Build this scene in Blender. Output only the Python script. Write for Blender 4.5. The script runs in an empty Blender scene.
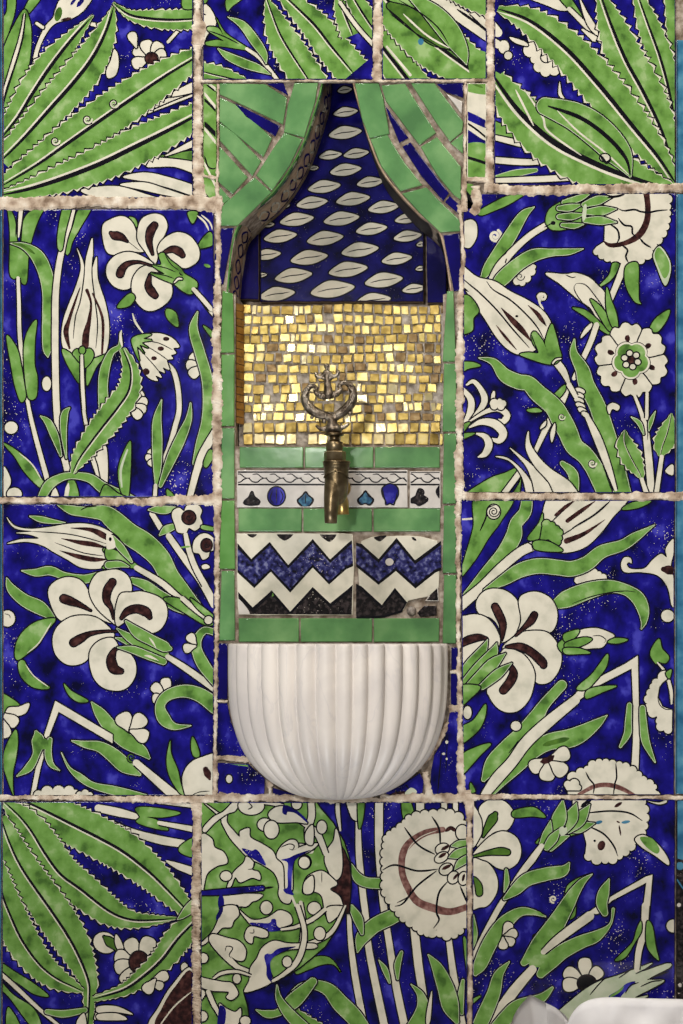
import bpy, bmesh, math, random
from mathutils import Vector, Matrix
from mathutils.geometry import tessellate_polygon
random.seed(7)
C = bpy.context.scene.collection
PI = math.pi
# ---------------------------------------------------------------- frame: 1 px of the 683x1024 photograph = 1 mm on the wall
CAMX, CAMZ, CAMD = 0.16, -0.120, 1.9
def X(px): return (px - 341.5) / 1000.0
def Z(py): return (512.0 - py) / 1000.0
def at(px, py, y=0.0):
    """point at depth y that is seen at pixel px,py"""
    k = (CAMD + y) / CAMD
    return Vector((CAMX + (X(px) - CAMX) * k, y, CAMZ + (Z(py) - CAMZ) * k))
def kscale(y): return (CAMD + y) / CAMD
# ---------------------------------------------------------------- materials
def lin(c):
    out = []
    for v in c:
        v /= 255.0
        out.append(v / 12.92 if v <= 0.04045 else ((v + 0.055) / 1.055) ** 2.4)
    return tuple(out) + (1.0,)
def mat(name, cols, scale=60.0, rough=0.2, bump=0.0, bscale=200.0, metal=0.0, chip_glints=0.0, chip_glint_col=(215, 205, 190), stretch=None, detail=5.0, spec=0.5, coat=0.0):
    m = bpy.data.materials.new(name); m.use_nodes = True
    nt = m.node_tree; N = nt.nodes; L = nt.links
    b = N['Principled BSDF']
    b.inputs['Roughness'].default_value = rough
    b.inputs['Metallic'].default_value = metal
    b.inputs['Specular IOR Level'].default_value = spec
    b.inputs['Coat Weight'].default_value = coat
    geo = N.new('ShaderNodeNewGeometry')
    src = geo.outputs['Position']
    if stretch:
        mp = N.new('ShaderNodeMapping'); mp.inputs['Scale'].default_value = stretch
        L.new(src, mp.inputs['Vector']); src = mp.outputs['Vector']
    nz = N.new('ShaderNodeTexNoise'); nz.inputs['Scale'].default_value = scale; nz.inputs['Detail'].default_value = detail
    L.new(src, nz.inputs['Vector'])
    rp = N.new('ShaderNodeValToRGB')
    el = rp.color_ramp.elements
    n = len(cols)
    pos = [0.5] if n == 1 else [0.34 + 0.32 * i / (n - 1) for i in range(n)]
    el[0].position = pos[0]; el[0].color = lin(cols[0])
    if n == 1: el.remove(el[1])
    else:
        el[1].position = pos[-1]; el[1].color = lin(cols[-1])
        for i in range(1, n - 1):
            e = el.new(pos[i]); e.color = lin(cols[i])
    L.new(nz.outputs['Fac'], rp.inputs['Fac'])
    col = rp.outputs['Color']
    if chip_glints > 0:  # pale specks: chipped glaze, and glints of light painted into the colour
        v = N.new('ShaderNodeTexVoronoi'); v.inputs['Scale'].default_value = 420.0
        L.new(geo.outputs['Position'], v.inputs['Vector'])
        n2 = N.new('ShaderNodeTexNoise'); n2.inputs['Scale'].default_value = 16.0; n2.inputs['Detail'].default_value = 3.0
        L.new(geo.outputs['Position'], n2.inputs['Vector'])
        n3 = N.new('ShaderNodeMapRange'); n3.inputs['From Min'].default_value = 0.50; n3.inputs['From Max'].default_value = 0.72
        n3.inputs['To Min'].default_value = 0.02; n3.inputs['To Max'].default_value = chip_glints
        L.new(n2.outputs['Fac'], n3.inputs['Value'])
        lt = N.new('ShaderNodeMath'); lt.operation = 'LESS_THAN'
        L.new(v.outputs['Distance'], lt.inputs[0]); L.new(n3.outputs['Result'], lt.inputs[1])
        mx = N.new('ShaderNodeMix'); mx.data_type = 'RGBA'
        L.new(lt.outputs[0], mx.inputs['Factor']); L.new(col, mx.inputs['A']); mx.inputs['B'].default_value = lin(chip_glint_col)
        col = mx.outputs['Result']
    L.new(col, b.inputs['Base Color'])
    if bump > 0:
        n4 = N.new('ShaderNodeTexNoise'); n4.inputs['Scale'].default_value = bscale; n4.inputs['Detail'].default_value = 3.0
        L.new(geo.outputs['Position'], n4.inputs['Vector'])
        bp = N.new('ShaderNodeBump'); bp.inputs['Strength'].default_value = bump; bp.inputs['Distance'].default_value = 0.002
        L.new(n4.outputs['Fac'], bp.inputs['Height']); L.new(bp.outputs['Normal'], b.inputs['Normal'])
    return m
M = {}
M['B'] = mat('cobalt_glaze', [(4, 3, 40), (11, 7, 82), (17, 11, 106), (26, 20, 126), (62, 60, 165)], 46, 0.08, 0.035, 90, chip_glints=0.25, detail=9, stretch=(1.0, 1.0, 0.8))
M['G'] = mat('leaf_green_glaze', [(66, 100, 42), (92, 132, 58), (104, 145, 68), (114, 153, 80), (144, 172, 112)], 55, 0.08, 0.035, 90, chip_glints=0.06, chip_glint_col=(225, 225, 170))
M['D'] = mat('olive_green_glaze', [(50, 82, 28), (84, 120, 44)], 90, 0.08, 0.035, 90)
M['W'] = mat('cream_white_glaze', [(190, 186, 168), (208, 202, 184), (214, 208, 190)], 60, 0.08, 0.035, 90)
M['L'] = mat('pale_green_wash', [(168, 180, 150), (196, 200, 178)], 60, 0.08, 0.035, 90)
M['K'] = mat('black_outline_paint', [(10, 9, 16), (20, 18, 22)], 80, 0.08, 0.035, 90)
M['R'] = mat('manganese_brown_paint', [(26, 12, 12), (50, 25, 24), (80, 48, 44)], 160, 0.08, 0.035, 90)
M['M'] = mat('thin_brown_wash', [(82, 50, 46), (116, 78, 72), (150, 116, 106)], 160, 0.08, 0.035, 90)
M['T'] = mat('turquoise_glaze', [(36, 86, 118), (58, 112, 142), (86, 138, 160)], 50, 0.08, 0.035, 60)
M['U'] = mat('slate_blue_paint', [(20, 40, 66), (42, 82, 112), (70, 120, 140)], 200, 0.08, 0.035, 90)
M['Y'] = mat('yellow_paint', [(190, 160, 40), (210, 180, 60)], 60, 0.1)
M['N'] = mat('navy_worn_glaze', [(14, 14, 30), (32, 32, 76), (50, 50, 106), (112, 114, 150)], 230, 0.08, 0.07, 240, chip_glints=0.2)
M['J'] = mat('jet_worn_glaze', [(14, 12, 12), (30, 26, 26), (60, 52, 52)], 260, 0.08, 0.07, 240, chip_glints=0.2)
M['V'] = mat('greyish_white_glaze', [(186, 180, 172), (205, 198, 190)], 60, 0.08, 0.035, 90)
M['jade'] = mat('jade_green_glaze', [(74, 114, 70), (90, 134, 82), (114, 154, 100)], 24, 0.08, 0.035, 60, chip_glints=0.05, chip_glint_col=(190, 205, 170))
M['jade2'] = mat('yellowish_green_glaze', [(70, 116, 52), (88, 136, 68), (104, 150, 84)], 24, 0.08, 0.035, 60)
M['navy'] = mat('deep_blue_glaze', [(8, 4, 66), (16, 8, 96)], 40, 0.08, 0.035, 60, chip_glints=0.06)
M['body'] = mat('tile_biscuit', [(150, 132, 112), (176, 160, 138)], 120, 0.8)
M['grout'] = mat('lime_mortar', [(120, 100, 82), (172, 152, 132), (202, 186, 166), (222, 212, 196)], 70, 0.9, 0.25, 300, detail=8, spec=0.2)
M['grey'] = mat('grey_mortar', [(104, 90, 76), (142, 128, 114), (172, 160, 146)], 150, 0.9, 0.5, 320, detail=8, spec=0.2)
M['olive'] = mat('olive_brown_strip', [(66, 52, 30), (112, 94, 62), (150, 128, 92)], 120, 0.35, 0.3, 200)
M['tan'] = mat('tan_strip', [(140, 112, 82), (176, 148, 116)], 140, 0.4, 0.3, 200)
M['navy_pattern'] = mat('niche_blue_glaze', [(8, 6, 48), (16, 13, 84), (26, 24, 104)], 55, 0.08, 0.035, 90, chip_glints=0.12)
M['pale_mortar'] = mat('pale_mortar', [(120, 110, 98), (158, 148, 136), (184, 174, 162)], 150, 0.9, 0.3, 320, detail=8, spec=0.2)
M['painted_shade'] = mat('painted_shade', [(14, 12, 14), (34, 28, 26)], 120, 0.6, 0.2, 200, spec=0.2)  # recess shade mixed into the colour of the right reveal
M['plaster'] = mat('plain_plaster', [(120, 110, 98), (150, 140, 126)], 30, 0.9, 0.3, 120)
# ---------------------------------------------------------------- object helpers
def tag(o, label=None, cat=None, group=None, kind=None):
    if label: o['label'] = label
    if cat: o['category'] = cat
    if group: o['group'] = group
    if kind: o['kind'] = kind
    return o
def link(name, bm, mats, parent=None, loc=None, smooth=False):
    me = bpy.data.meshes.new(name)
    if loc is not None:
        bmesh.ops.translate(bm, verts=bm.verts, vec=-Vector(loc))
    bm.to_mesh(me); bm.free()
    for m in (mats if isinstance(mats, (list, tuple)) else [mats]): me.materials.append(m)
    o = bpy.data.objects.new(name, me); C.objects.link(o)
    if loc is not None: o.location = loc
    if parent: o.parent = parent; o.matrix_parent_inverse = Matrix.Translation(-Vector(parent.location))
    if smooth:
        for p in me.polygons: p.use_smooth = True
    return o
def empty(name, loc):
    o = bpy.data.objects.new(name, None); C.objects.link(o); o.location = loc; o.empty_display_size = 0.02
    return o
# ---------------------------------------------------------------- 2-D drawing engine (pixel space, y down)
def catmull(pts, closed=False, step=1.2):
    n = len(pts); out = []
    if n < 3 and not closed:
        a, b = pts[0], pts[-1]
        L = math.hypot(b[0] - a[0], b[1] - a[1]); k = max(2, int(L / step))
        return [tuple(a[j] + (b[j] - a[j]) * i / k for j in range(len(a))) for i in range(k + 1)]
    segs = n if closed else n - 1
    for i in range(segs):
        if closed: p0, p1, p2, p3 = pts[(i - 1) % n], pts[i], pts[(i + 1) % n], pts[(i + 2) % n]
        else: p0, p1, p2, p3 = pts[max(0, i - 1)], pts[i], pts[i + 1], pts[min(n - 1, i + 2)]
        L = math.hypot(p2[0] - p1[0], p2[1] - p1[1]); k = max(1, min(60, int(L / step)))
        for j in range(k):
            t = j / k; t2 = t * t; t3 = t2 * t
            out.append(tuple(0.5 * ((2 * p1[d]) + (-p0[d] + p2[d]) * t + (2 * p0[d] - 5 * p1[d] + 4 * p2[d] - p3[d]) * t2 + (-p0[d] + 3 * p1[d] - 3 * p2[d] + p3[d]) * t3) for d in range(len(p1))))
    if not closed: out.append(tuple(pts[-1]))
    return out
def dense(pts, step=1.0):
    """straight closed polygon resampled"""
    out = []
    n = len(pts)
    for i in range(n):
        a, b = pts[i], pts[(i + 1) % n]
        k = max(1, int(math.hypot(b[0] - a[0], b[1] - a[1]) / step))
        for j in range(k): out.append((a[0] + (b[0] - a[0]) * j / k, a[1] + (b[1] - a[1]) * j / k))
    return out
def normals(p):
    out = []
    n = len(p)
    for i in range(n):
        a = p[max(0, i - 1)]; b = p[min(n - 1, i + 1)]
        dx, dy = b[0] - a[0], b[1] - a[1]; L = math.hypot(dx, dy) or 1e-6
        out.append((-dy / L, dx / L))
    return out
OW = 1.38
class Art:
    def __init__(self): self.sh = []          # (verts2d, faces, colour)
    def fill(self, c, poly):
        if len(poly) < 3: return
        vs = [Vector((x, y, 0)) for x, y in poly]
        self.sh.append(([(x, y) for x, y in poly], [tuple(t) for t in tessellate_polygon([vs])], c))
    def band(self, c, left, right):
        v = []; f = []
        for a, b in zip(left, right): v += [a, b]
        for i in range(len(left) - 1):
            f.append((2 * i, 2 * i + 1, 2 * i + 3, 2 * i + 2))
        self.sh.append((v, f, c))
    def ribbon(self, c, pts, extra=0.0, cap=True, off=0.0, wmul=1.0):
        p = [(a[0], a[1]) for a in pts]; w = [max(0.0, a[2]) * wmul / 2 + extra for a in pts]
        w = [max(0.05, q) for q in w]
        nn = normals(p)
        if off: p = [(x + n[0] * off, y + n[1] * off) for (x, y), n in zip(p, nn)]
        le = [(x + n[0] * h, y + n[1] * h) for (x, y), n, h in zip(p, nn, w)]
        ri = [(x - n[0] * h, y - n[1] * h) for (x, y), n, h in zip(p, nn, w)]
        if cap:
            for end in (0, -1):
                h = w[end]
                if h > 0.25:
                    (x, y), n = p[end], nn[end]
                    s = -1 if end == 0 else 1
                    tx, ty = n[1] * s, -n[0] * s
                    ca = []
                    for k in range(1, 6):
                        a = k / 5 * PI / 2
                        ca.append(((x + tx * h * math.sin(a) + n[0] * h * math.cos(a), y + ty * h * math.sin(a) + n[1] * h * math.cos(a)),
                                   (x + tx * h * math.sin(a) - n[0] * h * math.cos(a), y + ty * h * math.sin(a) - n[1] * h * math.cos(a))))
                    if end == 0:
                        ca.reverse(); le = [q[0] for q in ca] + le; ri = [q[1] for q in ca] + ri
                    else:
                        le = le + [q[0] for q in ca]; ri = ri + [q[1] for q in ca]
        self.band(c, le, ri)
    def closed_line(self, c, poly, w):
        q = list(poly) + [poly[0], poly[1]]
        self.ribbon(c, [(x, y, w) for x, y in q], cap=False)
    def stroke(self, c, pts, w, taper=True):
        s = catmull([(a[0], a[1]) for a in pts])
        n = len(s)
        out = []
        for i, (x, y) in enumerate(s):
            t = i / max(1, n - 1)
            k = min(1.0, 0.35 + 3.0 * min(t, 1 - t)) if taper else 1.0
            out.append((x, y, w * k))
        self.ribbon(c, out)
    def leaf(self, c, pts, outline=True, halo=True, ocap=True):
        s = catmull(pts)
        if outline: self.ribbon('K', s, OW, cap=ocap)
        if halo and c == 'G' and max(a[2] for a in s) > 4.0:
            self.ribbon('L', s)
            self.ribbon(c, [(a[0], a[1], max(0, a[2] - 1.1)) for a in s])
        else: self.ribbon(c, s)
    def tooth(self, pts, per, amp, mid, c='G'):
        s = catmull(pts, step=0.55)
        p = [(a[0], a[1]) for a in s]; nn = normals(p)
        d = [0.0]
        for i in range(1, len(p)): d.append(d[-1] + math.hypot(p[i][0] - p[i - 1][0], p[i][1] - p[i - 1][1]))
        def side(sg, ph, base, am, sh):
            o = []
            for i, a in enumerate(s):
                u = d[i] + ph + 1.9 * math.sin(d[i] * 0.13 + ph) + 0.8 * math.sin(d[i] * 0.31)
                t = (u / per) % 1.0
                h = (t / 0.72 if t < 0.72 else (1 - t) / 0.28)
                k = min(1.0, a[2] / (6 * amp + 1e-6))
                w = max(0.05, a[2] / 2 * base - sh + am * h * k)
                o.append((p[i][0] + sg * nn[i][0] * w, p[i][1] + sg * nn[i][1] * w))
            return o
        f1, f2 = random.random() * per, random.random() * per
        amp *= 1.35
        self.band('K', side(1, f1, 1, amp * 1.1, -OW * 0.95), side(-1, f2, 1, amp * 1.1, -OW * 0.95))
        self.band('W', side(1, f1, 1, amp, 0), side(-1, f2, 1, amp, 0))
        self.band(c, side(1, f1, 1, amp * 0.5, 0.15), side(-1, f2, 1, amp * 0.5, 0.15))
        if mid:
            n = len(s); q = []
            for i, a in enumerate(s):
                t = i / (n - 1)
                q.append((a[0], a[1], mid * (0.3 + 0.7 * math.sin(PI * min(1, t * 1.02)) ** 0.6) * min(1, a[2] / (mid * 2.5))))
            self.ribbon('W', q, off=mid * 0.62, wmul=0.62)
            self.ribbon('K', q)
    def poly(self, c, pts, smooth=True, outline=True, ow=OW):
        q = catmull(pts, True) if smooth else dense(pts)
        if outline: self.closed_line('K', q, ow * 2)
        self.fill(c, q)
    def scallop(self, c, pts, flags, outline=True):
        n = len(pts)
        area = sum(pts[i][0] * pts[(i + 1) % n][1] - pts[(i + 1) % n][0] * pts[i][1] for i in range(n))
        sg = 1 if area > 0 else -1
        lobes = []
        for i in range(n):
            if flags[i]: continue
            a, b = pts[i], pts[(i + 1) % n]
            L = math.hypot(b[0] - a[0], b[1] - a[1]) or 1
            tx, ty = (b[0] - a[0]) / L, (b[1] - a[1]) / L
            nx, ny = ty * sg, -tx * sg
            mx, my = (a[0] + b[0]) / 2, (a[1] + b[1]) / 2
            q = []
            for j in range(17):
                t = PI * j / 16
                q.append((mx - tx * L * 0.52 * math.cos(t) + nx * L * 0.5 * math.sin(t), my - ty * L * 0.52 * math.cos(t) + ny * L * 0.5 * math.sin(t)))
            lobes.append([(a[0] - nx * L * 0.25, a[1] - ny * L * 0.25)] + q + [(b[0] - nx * L * 0.25, b[1] - ny * L * 0.25)])
        if outline:
            self.closed_line('K', dense(pts), OW * 2)
            for q in lobes: self.closed_line('K', q, OW * 2)
        for q in lobes: self.fill(c, q)
        self.fill(c, dense(pts))
    def ellipse(self, c, cx, cy, rx, ry, rot=0, outline=True, a0=0, n=28):
        q = []
        for i in range(n):
            a = 2 * PI * i / n
            x, y = rx * math.cos(a), ry * math.sin(a)
            q.append((cx + x * math.cos(rot) - y * math.sin(rot), cy + x * math.sin(rot) + y * math.cos(rot)))
        if outline: self.closed_line('K', q, OW * 2)
        self.fill(c, q)
    def petal(self, c, cx, cy, ang, L, w, outline=True):
        a = math.radians(ang); ux, uy = math.cos(a), math.sin(a)
        prof = [(0, 0.12), (0.3, 0.5), (0.6, 0.95), (0.82, 1.0), (0.95, 0.75), (1.0, 0.3)]
        l = [(cx + ux * L * t - uy * w / 2 * h, cy + uy * L * t + ux * w / 2 * h) for t, h in prof]
        r = [(cx + ux * L * t + uy * w / 2 * h, cy + uy * L * t - ux * w / 2 * h) for t, h in prof]
        self.poly(c, l + r[::-1], True, outline)
    def spiral(self, c, cx, cy, r, turns, w, rot=0):
        pts = []
        for i in range(26):
            t = i / 25
            a = rot + t * turns * 2 * PI
            pts.append((cx + r * (1 - 0.8 * t) * math.cos(a), cy + r * (1 - 0.8 * t) * math.sin(a)))
        self.stroke(c, pts, w, False)
    def rosette(self, cx, cy, R, n, rot):
        for k in range(n):
            a = rot + 2 * PI * k / n
            pts = []; 
            hw = PI / n * 0.97
            base = 0.42 * R
            pts.append((cx + base * math.cos(a - hw * 0.9), cy + base * math.sin(a - hw * 0.9)))
            lob = [(-1.0, 0.80), (-0.95, 0.92), (-0.62, 1.0), (-0.36, 0.93), (-0.1, 1.03), (0.15, 1.02), (0.38, 0.94), (0.65, 1.0), (0.95, 0.9), (1.0, 0.78)]
            for u, q in lob: pts.append((cx + R * q * math.cos(a + hw * u), cy + R * q * math.sin(a + hw * u)))
            pts.append((cx + base * math.cos(a + hw * 0.9), cy + base * math.sin(a + hw * 0.9)))
            self.poly('W', pts)
        for k in range(n):
            a = rot + 2 * PI * (k) / n
            self.ellipse('R', cx + R * 0.6 * math.cos(a), cy + R * 0.6 * math.sin(a), R * 0.09, R * 0.07, a, False)
            self.stroke('R', [(cx + R * 0.5 * math.cos(a), cy + R * 0.5 * math.sin(a)), (cx + R * 0.68 * math.cos(a + .05), cy + R * 0.68 * math.sin(a + .05))], R * 0.09)
        for c, k1 in (('K', 1.04), ('W', 1.0), ('G', 0.9)):
            q = [(cx + R * 0.53 * k1 * (0.78 + 0.22 * abs(math.sin(2.5 * (t * 2 * PI / 80) + 0.7)) ** 0.6) * math.cos(t * 2 * PI / 80), cy + R * 0.53 * k1 * (0.78 + 0.22 * abs(math.sin(2.5 * (t * 2 * PI / 80) + 0.7)) ** 0.6) * math.sin(t * 2 * PI / 80)) for t in range(80)]
            self.fill(c, q)
        self.ellipse('R', cx, cy, R * 0.2, R * 0.2, 0, False)
        for k in range(6):
            a = k * PI / 3 + 0.3
            self.ellipse('W', cx + R * 0.19 * math.cos(a), cy + R * 0.19 * math.sin(a), R * 0.075, R * 0.07, 0)
    # ---- text description of a painting, in the coordinates of an enlarged crop: F ox oy w sets the crop
    def draw(self, txt):
        ox = oy = 0.0; s = 1.0
        for line in txt.strip().splitlines():
            line = line.strip()
            if not line: continue
            head, _, tail = line.partition(':')
            h = head.split(); cmd = h[0]
            if cmd == 'F':
                ox, oy, s = float(h[1]), float(h[2]), float(h[3]) / 683.0; continue
            raw = tail.split(); flags = [q.endswith('s') for q in raw]
            pts = [[float(v) for v in q.rstrip('s').split(',')] for q in raw]
            def tr(p): return (ox + p[0] * s, oy + p[1] * s) + ((p[2] * s,) if len(p) > 2 else ())
            if cmd in 'Rr': self.leaf(h[1], [tr(p) for p in pts], cmd == 'R' or (h[1] == 'W' and max(p[2] for p in pts) * s > 2.9), True, cmd == 'R')
            elif cmd == 'x': self.leaf(h[1], [tr(p) for p in pts], True, False)
            elif cmd in 'Pp': self.poly(h[1], [tr(p) for p in pts], True, cmd == 'P')
            elif cmd in 'Qq': self.poly(h[1], [tr(p) for p in pts], False, cmd == 'Q')
            elif cmd in 'Ss': self.scallop(h[1], [tr(p) for p in pts], flags, cmd == 'S')
            elif cmd == 'k': self.stroke(h[1], [tr(p) for p in pts], float(h[2]) * s)
            elif cmd == 'T': self.tooth([tr(p) for p in pts], float(h[1]) * s, float(h[2]) * s, float(h[3]) * s)
            elif cmd in 'Ee':
                for p in pts: self.ellipse(h[1], ox + p[0] * s, oy + p[1] * s, p[2] * s, p[3] * s, math.radians(p[4]) if len(p) > 4 else 0, cmd == 'E')
            elif cmd == 'Y':
                for p in pts: self.petal(h[1], ox + p[0] * s, oy + p[1] * s, p[2], p[3] * s, p[4] * s)
            elif cmd == 'X':
                for p in pts: self.rosette(ox + p[0] * s, oy + p[1] * s, p[2] * s, int(p[3]), math.radians(p[4]))
            elif cmd == 'O':
                for p in pts: self.spiral(h[1], ox + p[0] * s, oy + p[1] * s, p[2] * s, p[3], p[4] * s, math.radians(p[5]))
            else: raise ValueError(line)
DZ = 6e-6
def paint_into(bm, art, slots, place, clip, y0):
    """triangulate the shapes, each in its own hair-thin glaze layer in front of y0, cut at the tile's outline (convex, pixels)"""
    tmp = bmesh.new()
    y = y0
    for vs, fs, c in art.sh:
        y -= DZ
        if c not in slots: slots.append(c)
        mi = slots.index(c)
        bv = [tmp.verts.new((v[0], y, -v[1])) for v in vs]
        for f in fs:
            try:
                q = tmp.faces.new([bv[i] for i in f]); q.material_index = mi
            except ValueError: pass
    n = len(clip)
    for i in range(n):
        a, b = clip[i], clip[(i + 1) % n]
        no = Vector((b[1] - a[1], 0, (b[0] - a[0])))
        cx = sum(p[0] for p in clip) / n; cy = sum(p[1] for p in clip) / n
        if no.dot(Vector((cx - a[0], 0, -(cy - a[1])))) > 0: no = -no
        bmesh.ops.bisect_plane(tmp, geom=tmp.verts[:] + tmp.edges[:] + tmp.faces[:], dist=1e-9, plane_co=(a[0], 0, -a[1]), plane_no=no.normalized(), clear_outer=True)
    for v in tmp.verts: v.co = place(v.co.x, -v.co.z, v.co.y)
    for f in tmp.faces:
        f.normal_update()
        if f.normal.y > 0: f.normal_flip()
    me = bpy.data.meshes.new('tmp'); tmp.to_mesh(me); tmp.free()
    bm.from_mesh(me); bpy.data.meshes.remove(me)
def slab(bm, poly, yf, th, bev, place, mi_face=0, mi_side=0, jit=0.0):
    """a tile: outline (pixels), front at depth yf, rounded front edge"""
    p = dense(poly, 9.0)
    n = len(p)
    area = sum(p[i][0] * p[(i + 1) % n][1] - p[(i + 1) % n][0] * p[i][1] for i in range(n))
    sg = 1 if area > 0 else -1
    if jit: p = [(x + random.uniform(-jit, jit), y + random.uniform(-jit, jit)) for x, y in p]
    def inset(d):
        o = []
        for i in range(n):
            a, b, c = p[i - 1], p[i], p[(i + 1) % n]
            d1 = (b[0] - a[0], b[1] - a[1]); d2 = (c[0] - b[0], c[1] - b[1])
            l1 = math.hypot(*d1) or 1; l2 = math.hypot(*d2) or 1
            n1 = (-d1[1] / l1 * sg, d1[0] / l1 * sg); n2 = (-d2[1] / l2 * sg, d2[0] / l2 * sg)
            m = (n1[0] + n2[0], n1[1] + n2[1]); k = m[0] * n1[0] + m[1] * n1[1]
            k = max(k, 0.35)
            o.append((b[0] + m[0] / k * d, b[1] + m[1] / k * d))
        return o
    loops = [(p, yf + th), (p, yf + bev), (inset(bev * 350), yf + bev * 0.35), (inset(bev * 1000), yf)]
    vl = [[bm.verts.new(place(x, y, yy)) for x, y in q] for q, yy in loops]
    for k in range(3):
        for i in range(n):
            f = bm.faces.new((vl[k][i], vl[k][(i + 1) % n], vl[k + 1][(i + 1) % n], vl[k + 1][i]))
            f.material_index = mi_side if k == 0 else mi_face; f.smooth = k > 0
    tri = tessellate_polygon([[Vector((x, y, 0)) for x, y in loops[3][0]]])
    for t in tri:
        try:
            f = bm.faces.new([vl[3][i] for i in t]); f.material_index = mi_face
        except ValueError: pass
    tri = tessellate_polygon([[Vector((x, y, 0)) for x, y in p]])
    for t in tri:
        try:
            f = bm.faces.new([vl[0][i] for i in t]); f.material_index = mi_side
        except ValueError: pass
    bmesh.ops.recalc_face_normals(bm, faces=bm.faces[:])
def expand(pts, d):
    n = len(pts)
    area = sum(pts[i][0] * pts[(i + 1) % n][1] - pts[(i + 1) % n][0] * pts[i][1] for i in range(n))
    sg = 1 if area > 0 else -1
    o = []
    for i in range(n):
        p, q, r = pts[i - 1], pts[i], pts[(i + 1) % n]
        l1 = math.hypot(q[0] - p[0], q[1] - p[1]) or 1; l2 = math.hypot(r[0] - q[0], r[1] - q[1]) or 1
        n1 = ((q[1] - p[1]) / l1 * sg, -(q[0] - p[0]) / l1 * sg); n2 = ((r[1] - q[1]) / l2 * sg, -(r[0] - q[0]) / l2 * sg)
        m = (n1[0] + n2[0], n1[1] + n2[1]); k = max(0.5, m[0] * n1[0] + m[1] * n1[1])
        o.append((q[0] + m[0] / k * d, q[1] + m[1] / k * d))
    return o
def flat(px, py, y): return Vector((X(px), y, Z(py)))
def deep(y0):
    k = kscale(y0)
    def f(px, py, y): return Vector((CAMX + (X(px) - CAMX) * k, y, CAMZ + (Z(py) - CAMZ) * k))
    return f
def tile(name, outline, base, art, label, cat='tile', group=None, yf=0.0, th=0.012, bev=0.0012, place=None, jit=0.25, clip=None):
    place = place or flat
    slots = [base, 'body']
    bm = bmesh.new()
    slab(bm, outline, yf, th, bev, place, 0, 1, jit)
    if art is not None:
        cx = sum(p[0] for p in outline) / len(outline); cy = sum(p[1] for p in outline) / len(outline)
        clip = clip or [(x + (0.9 if x < cx else -0.9), y + (0.9 if y < cy else -0.9)) for x, y in outline]
        paint_into(bm, art, slots, place, clip, yf)
    cx = sum(p[0] for p in outline) / len(outline); cy = sum(p[1] for p in outline) / len(outline)
    o = link(name, bm, [M[s] for s in slots], loc=place(cx, cy, yf + th))
    return tag(o, label, cat, group)
# ================================================================ the paintings on the big tiles
ART = {}
ART['A'] = """
F 0 0 110
P G : 50,-10 95,-10 90,80 60,180 10,330 -10,330 -10,150 40,80
P G : 190,-10 250,-10 200,60 170,88 152,62
P W : 390,-10 345,60 330,110 280,165 235,260 210,340 203,420 216,430 245,300 290,205 345,145 430,120 490,90 540,40 558,-15
k B 26 : 520,-10 480,40
k B 18 : 470,-10 440,30
e D : 362,88,22,45,15
k R 16 : 380,125 440,112
x W : 228,145,18 265,170,20
P G : 150,60 185,130 195,240 180,400 150,480 90,600 30,700 -10,700 -10,400 30,280 80,170
r W : 152,85,4 130,230,18 80,400,22 20,600,18 5,680,14
k K 12 : 158,90 140,240 95,400 40,560 10,690
x W : 570,150,22 600,160,22 605,200,12
F 0 0 205
T 28 9 12 : 312,50,3 240,130,50 170,220,92 110,310,98 60,390,80 5,460,60
T 28 9 13 : 380,18,4 355,100,60 310,190,100 250,270,112 170,360,104 80,460,84 5,535,60
P W : 380,165 392,180 395,215 385,250 360,260 355,235 370,200
Y W : 500,195,-150,62,34 500,195,-105,62,40 500,195,-55,62,40 500,195,160,62,38 500,195,-20,55,34
Y W : 455,160,-110,55,30
E R : 505,195,20,18
r W : 560,140,10 600,95,10
T 24 6 9 : 376,8,4 430,48,28 500,62,52 580,66,62 660,62,64
P G : 612,-10 660,-10 660,24 612,28
r W : 470,385,4 550,345,22 660,300,26
k K 5 : 500,370 580,335 660,305
P W : 560,320 610,290 660,270 660,300 600,318
T 29 9 12 : 665,185,56 560,248,98 450,322,122 340,398,128 230,475,118 120,552,90 10,618,50
O W : 380,345,16,1.4,6,0 292,398,15,1.4,6,0 185,470,14,1.4,6,0
O K : 380,345,20,1.2,4,40 292,398,19,1.2,4,40 185,470,18,1.2,4,40
P G : 520,525 580,512 660,505 660,545 580,540
P W : 500,530 560,528 660,545 660,580 580,556 490,556
P W : 410,590 480,575 560,590 660,625 660,655 560,625 480,605
P W : 400,615 480,608 560,632 660,668 560,652 470,632
P W : 270,635 330,622 400,622 480,645 560,675 440,672 330,660
P W : 550,520 600,490 660,460 660,482 600,505
T 29 9 16 : 665,380,76 560,435,100 450,490,116 330,548,108 200,598,84 90,632,52 5,650,24
"""
ART['B'] = """
F 195 0 150
P W : 0,10 60,28 95,90 85,130 55,160 30,220 0,260
k K 8 : 15,55 50,68
P G : 97,82 140,150 235,215 250,230 205,224 130,212 60,207 50,192 100,182 130,185 60,140 62,122 105,128 128,158
k K 6 : 62,140 130,165 200,200
r W : 235,222,14 300,270,16 380,370,16
R G : 150,78,4 215,112,34 270,182,44 312,245,34 324,290,5
R G : 105,222,6 150,255,34 220,287,42 290,312,34 342,338,5
P G : 145,-5 215,-10 170,28 147,50
P G : 20,-5 55,-5 45,15
T 36 12 7 : 10,320,70 110,345,80 230,372,30
T 36 12 9 : 326,-10,10 350,60,66 390,160,118 450,260,138 515,360,140 560,440,130
T 36 12 12 : 395,-30,50 470,40,90 550,120,122 620,210,138 720,330,150
T 36 12 9 : 650,-30,30 680,60,80 720,160,100
F 340 0 160
T 30 7 9 : 45,-30,60 100,60,80 160,150,80
r W : 0,10,14 70,110,16 150,200,16
"""
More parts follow.
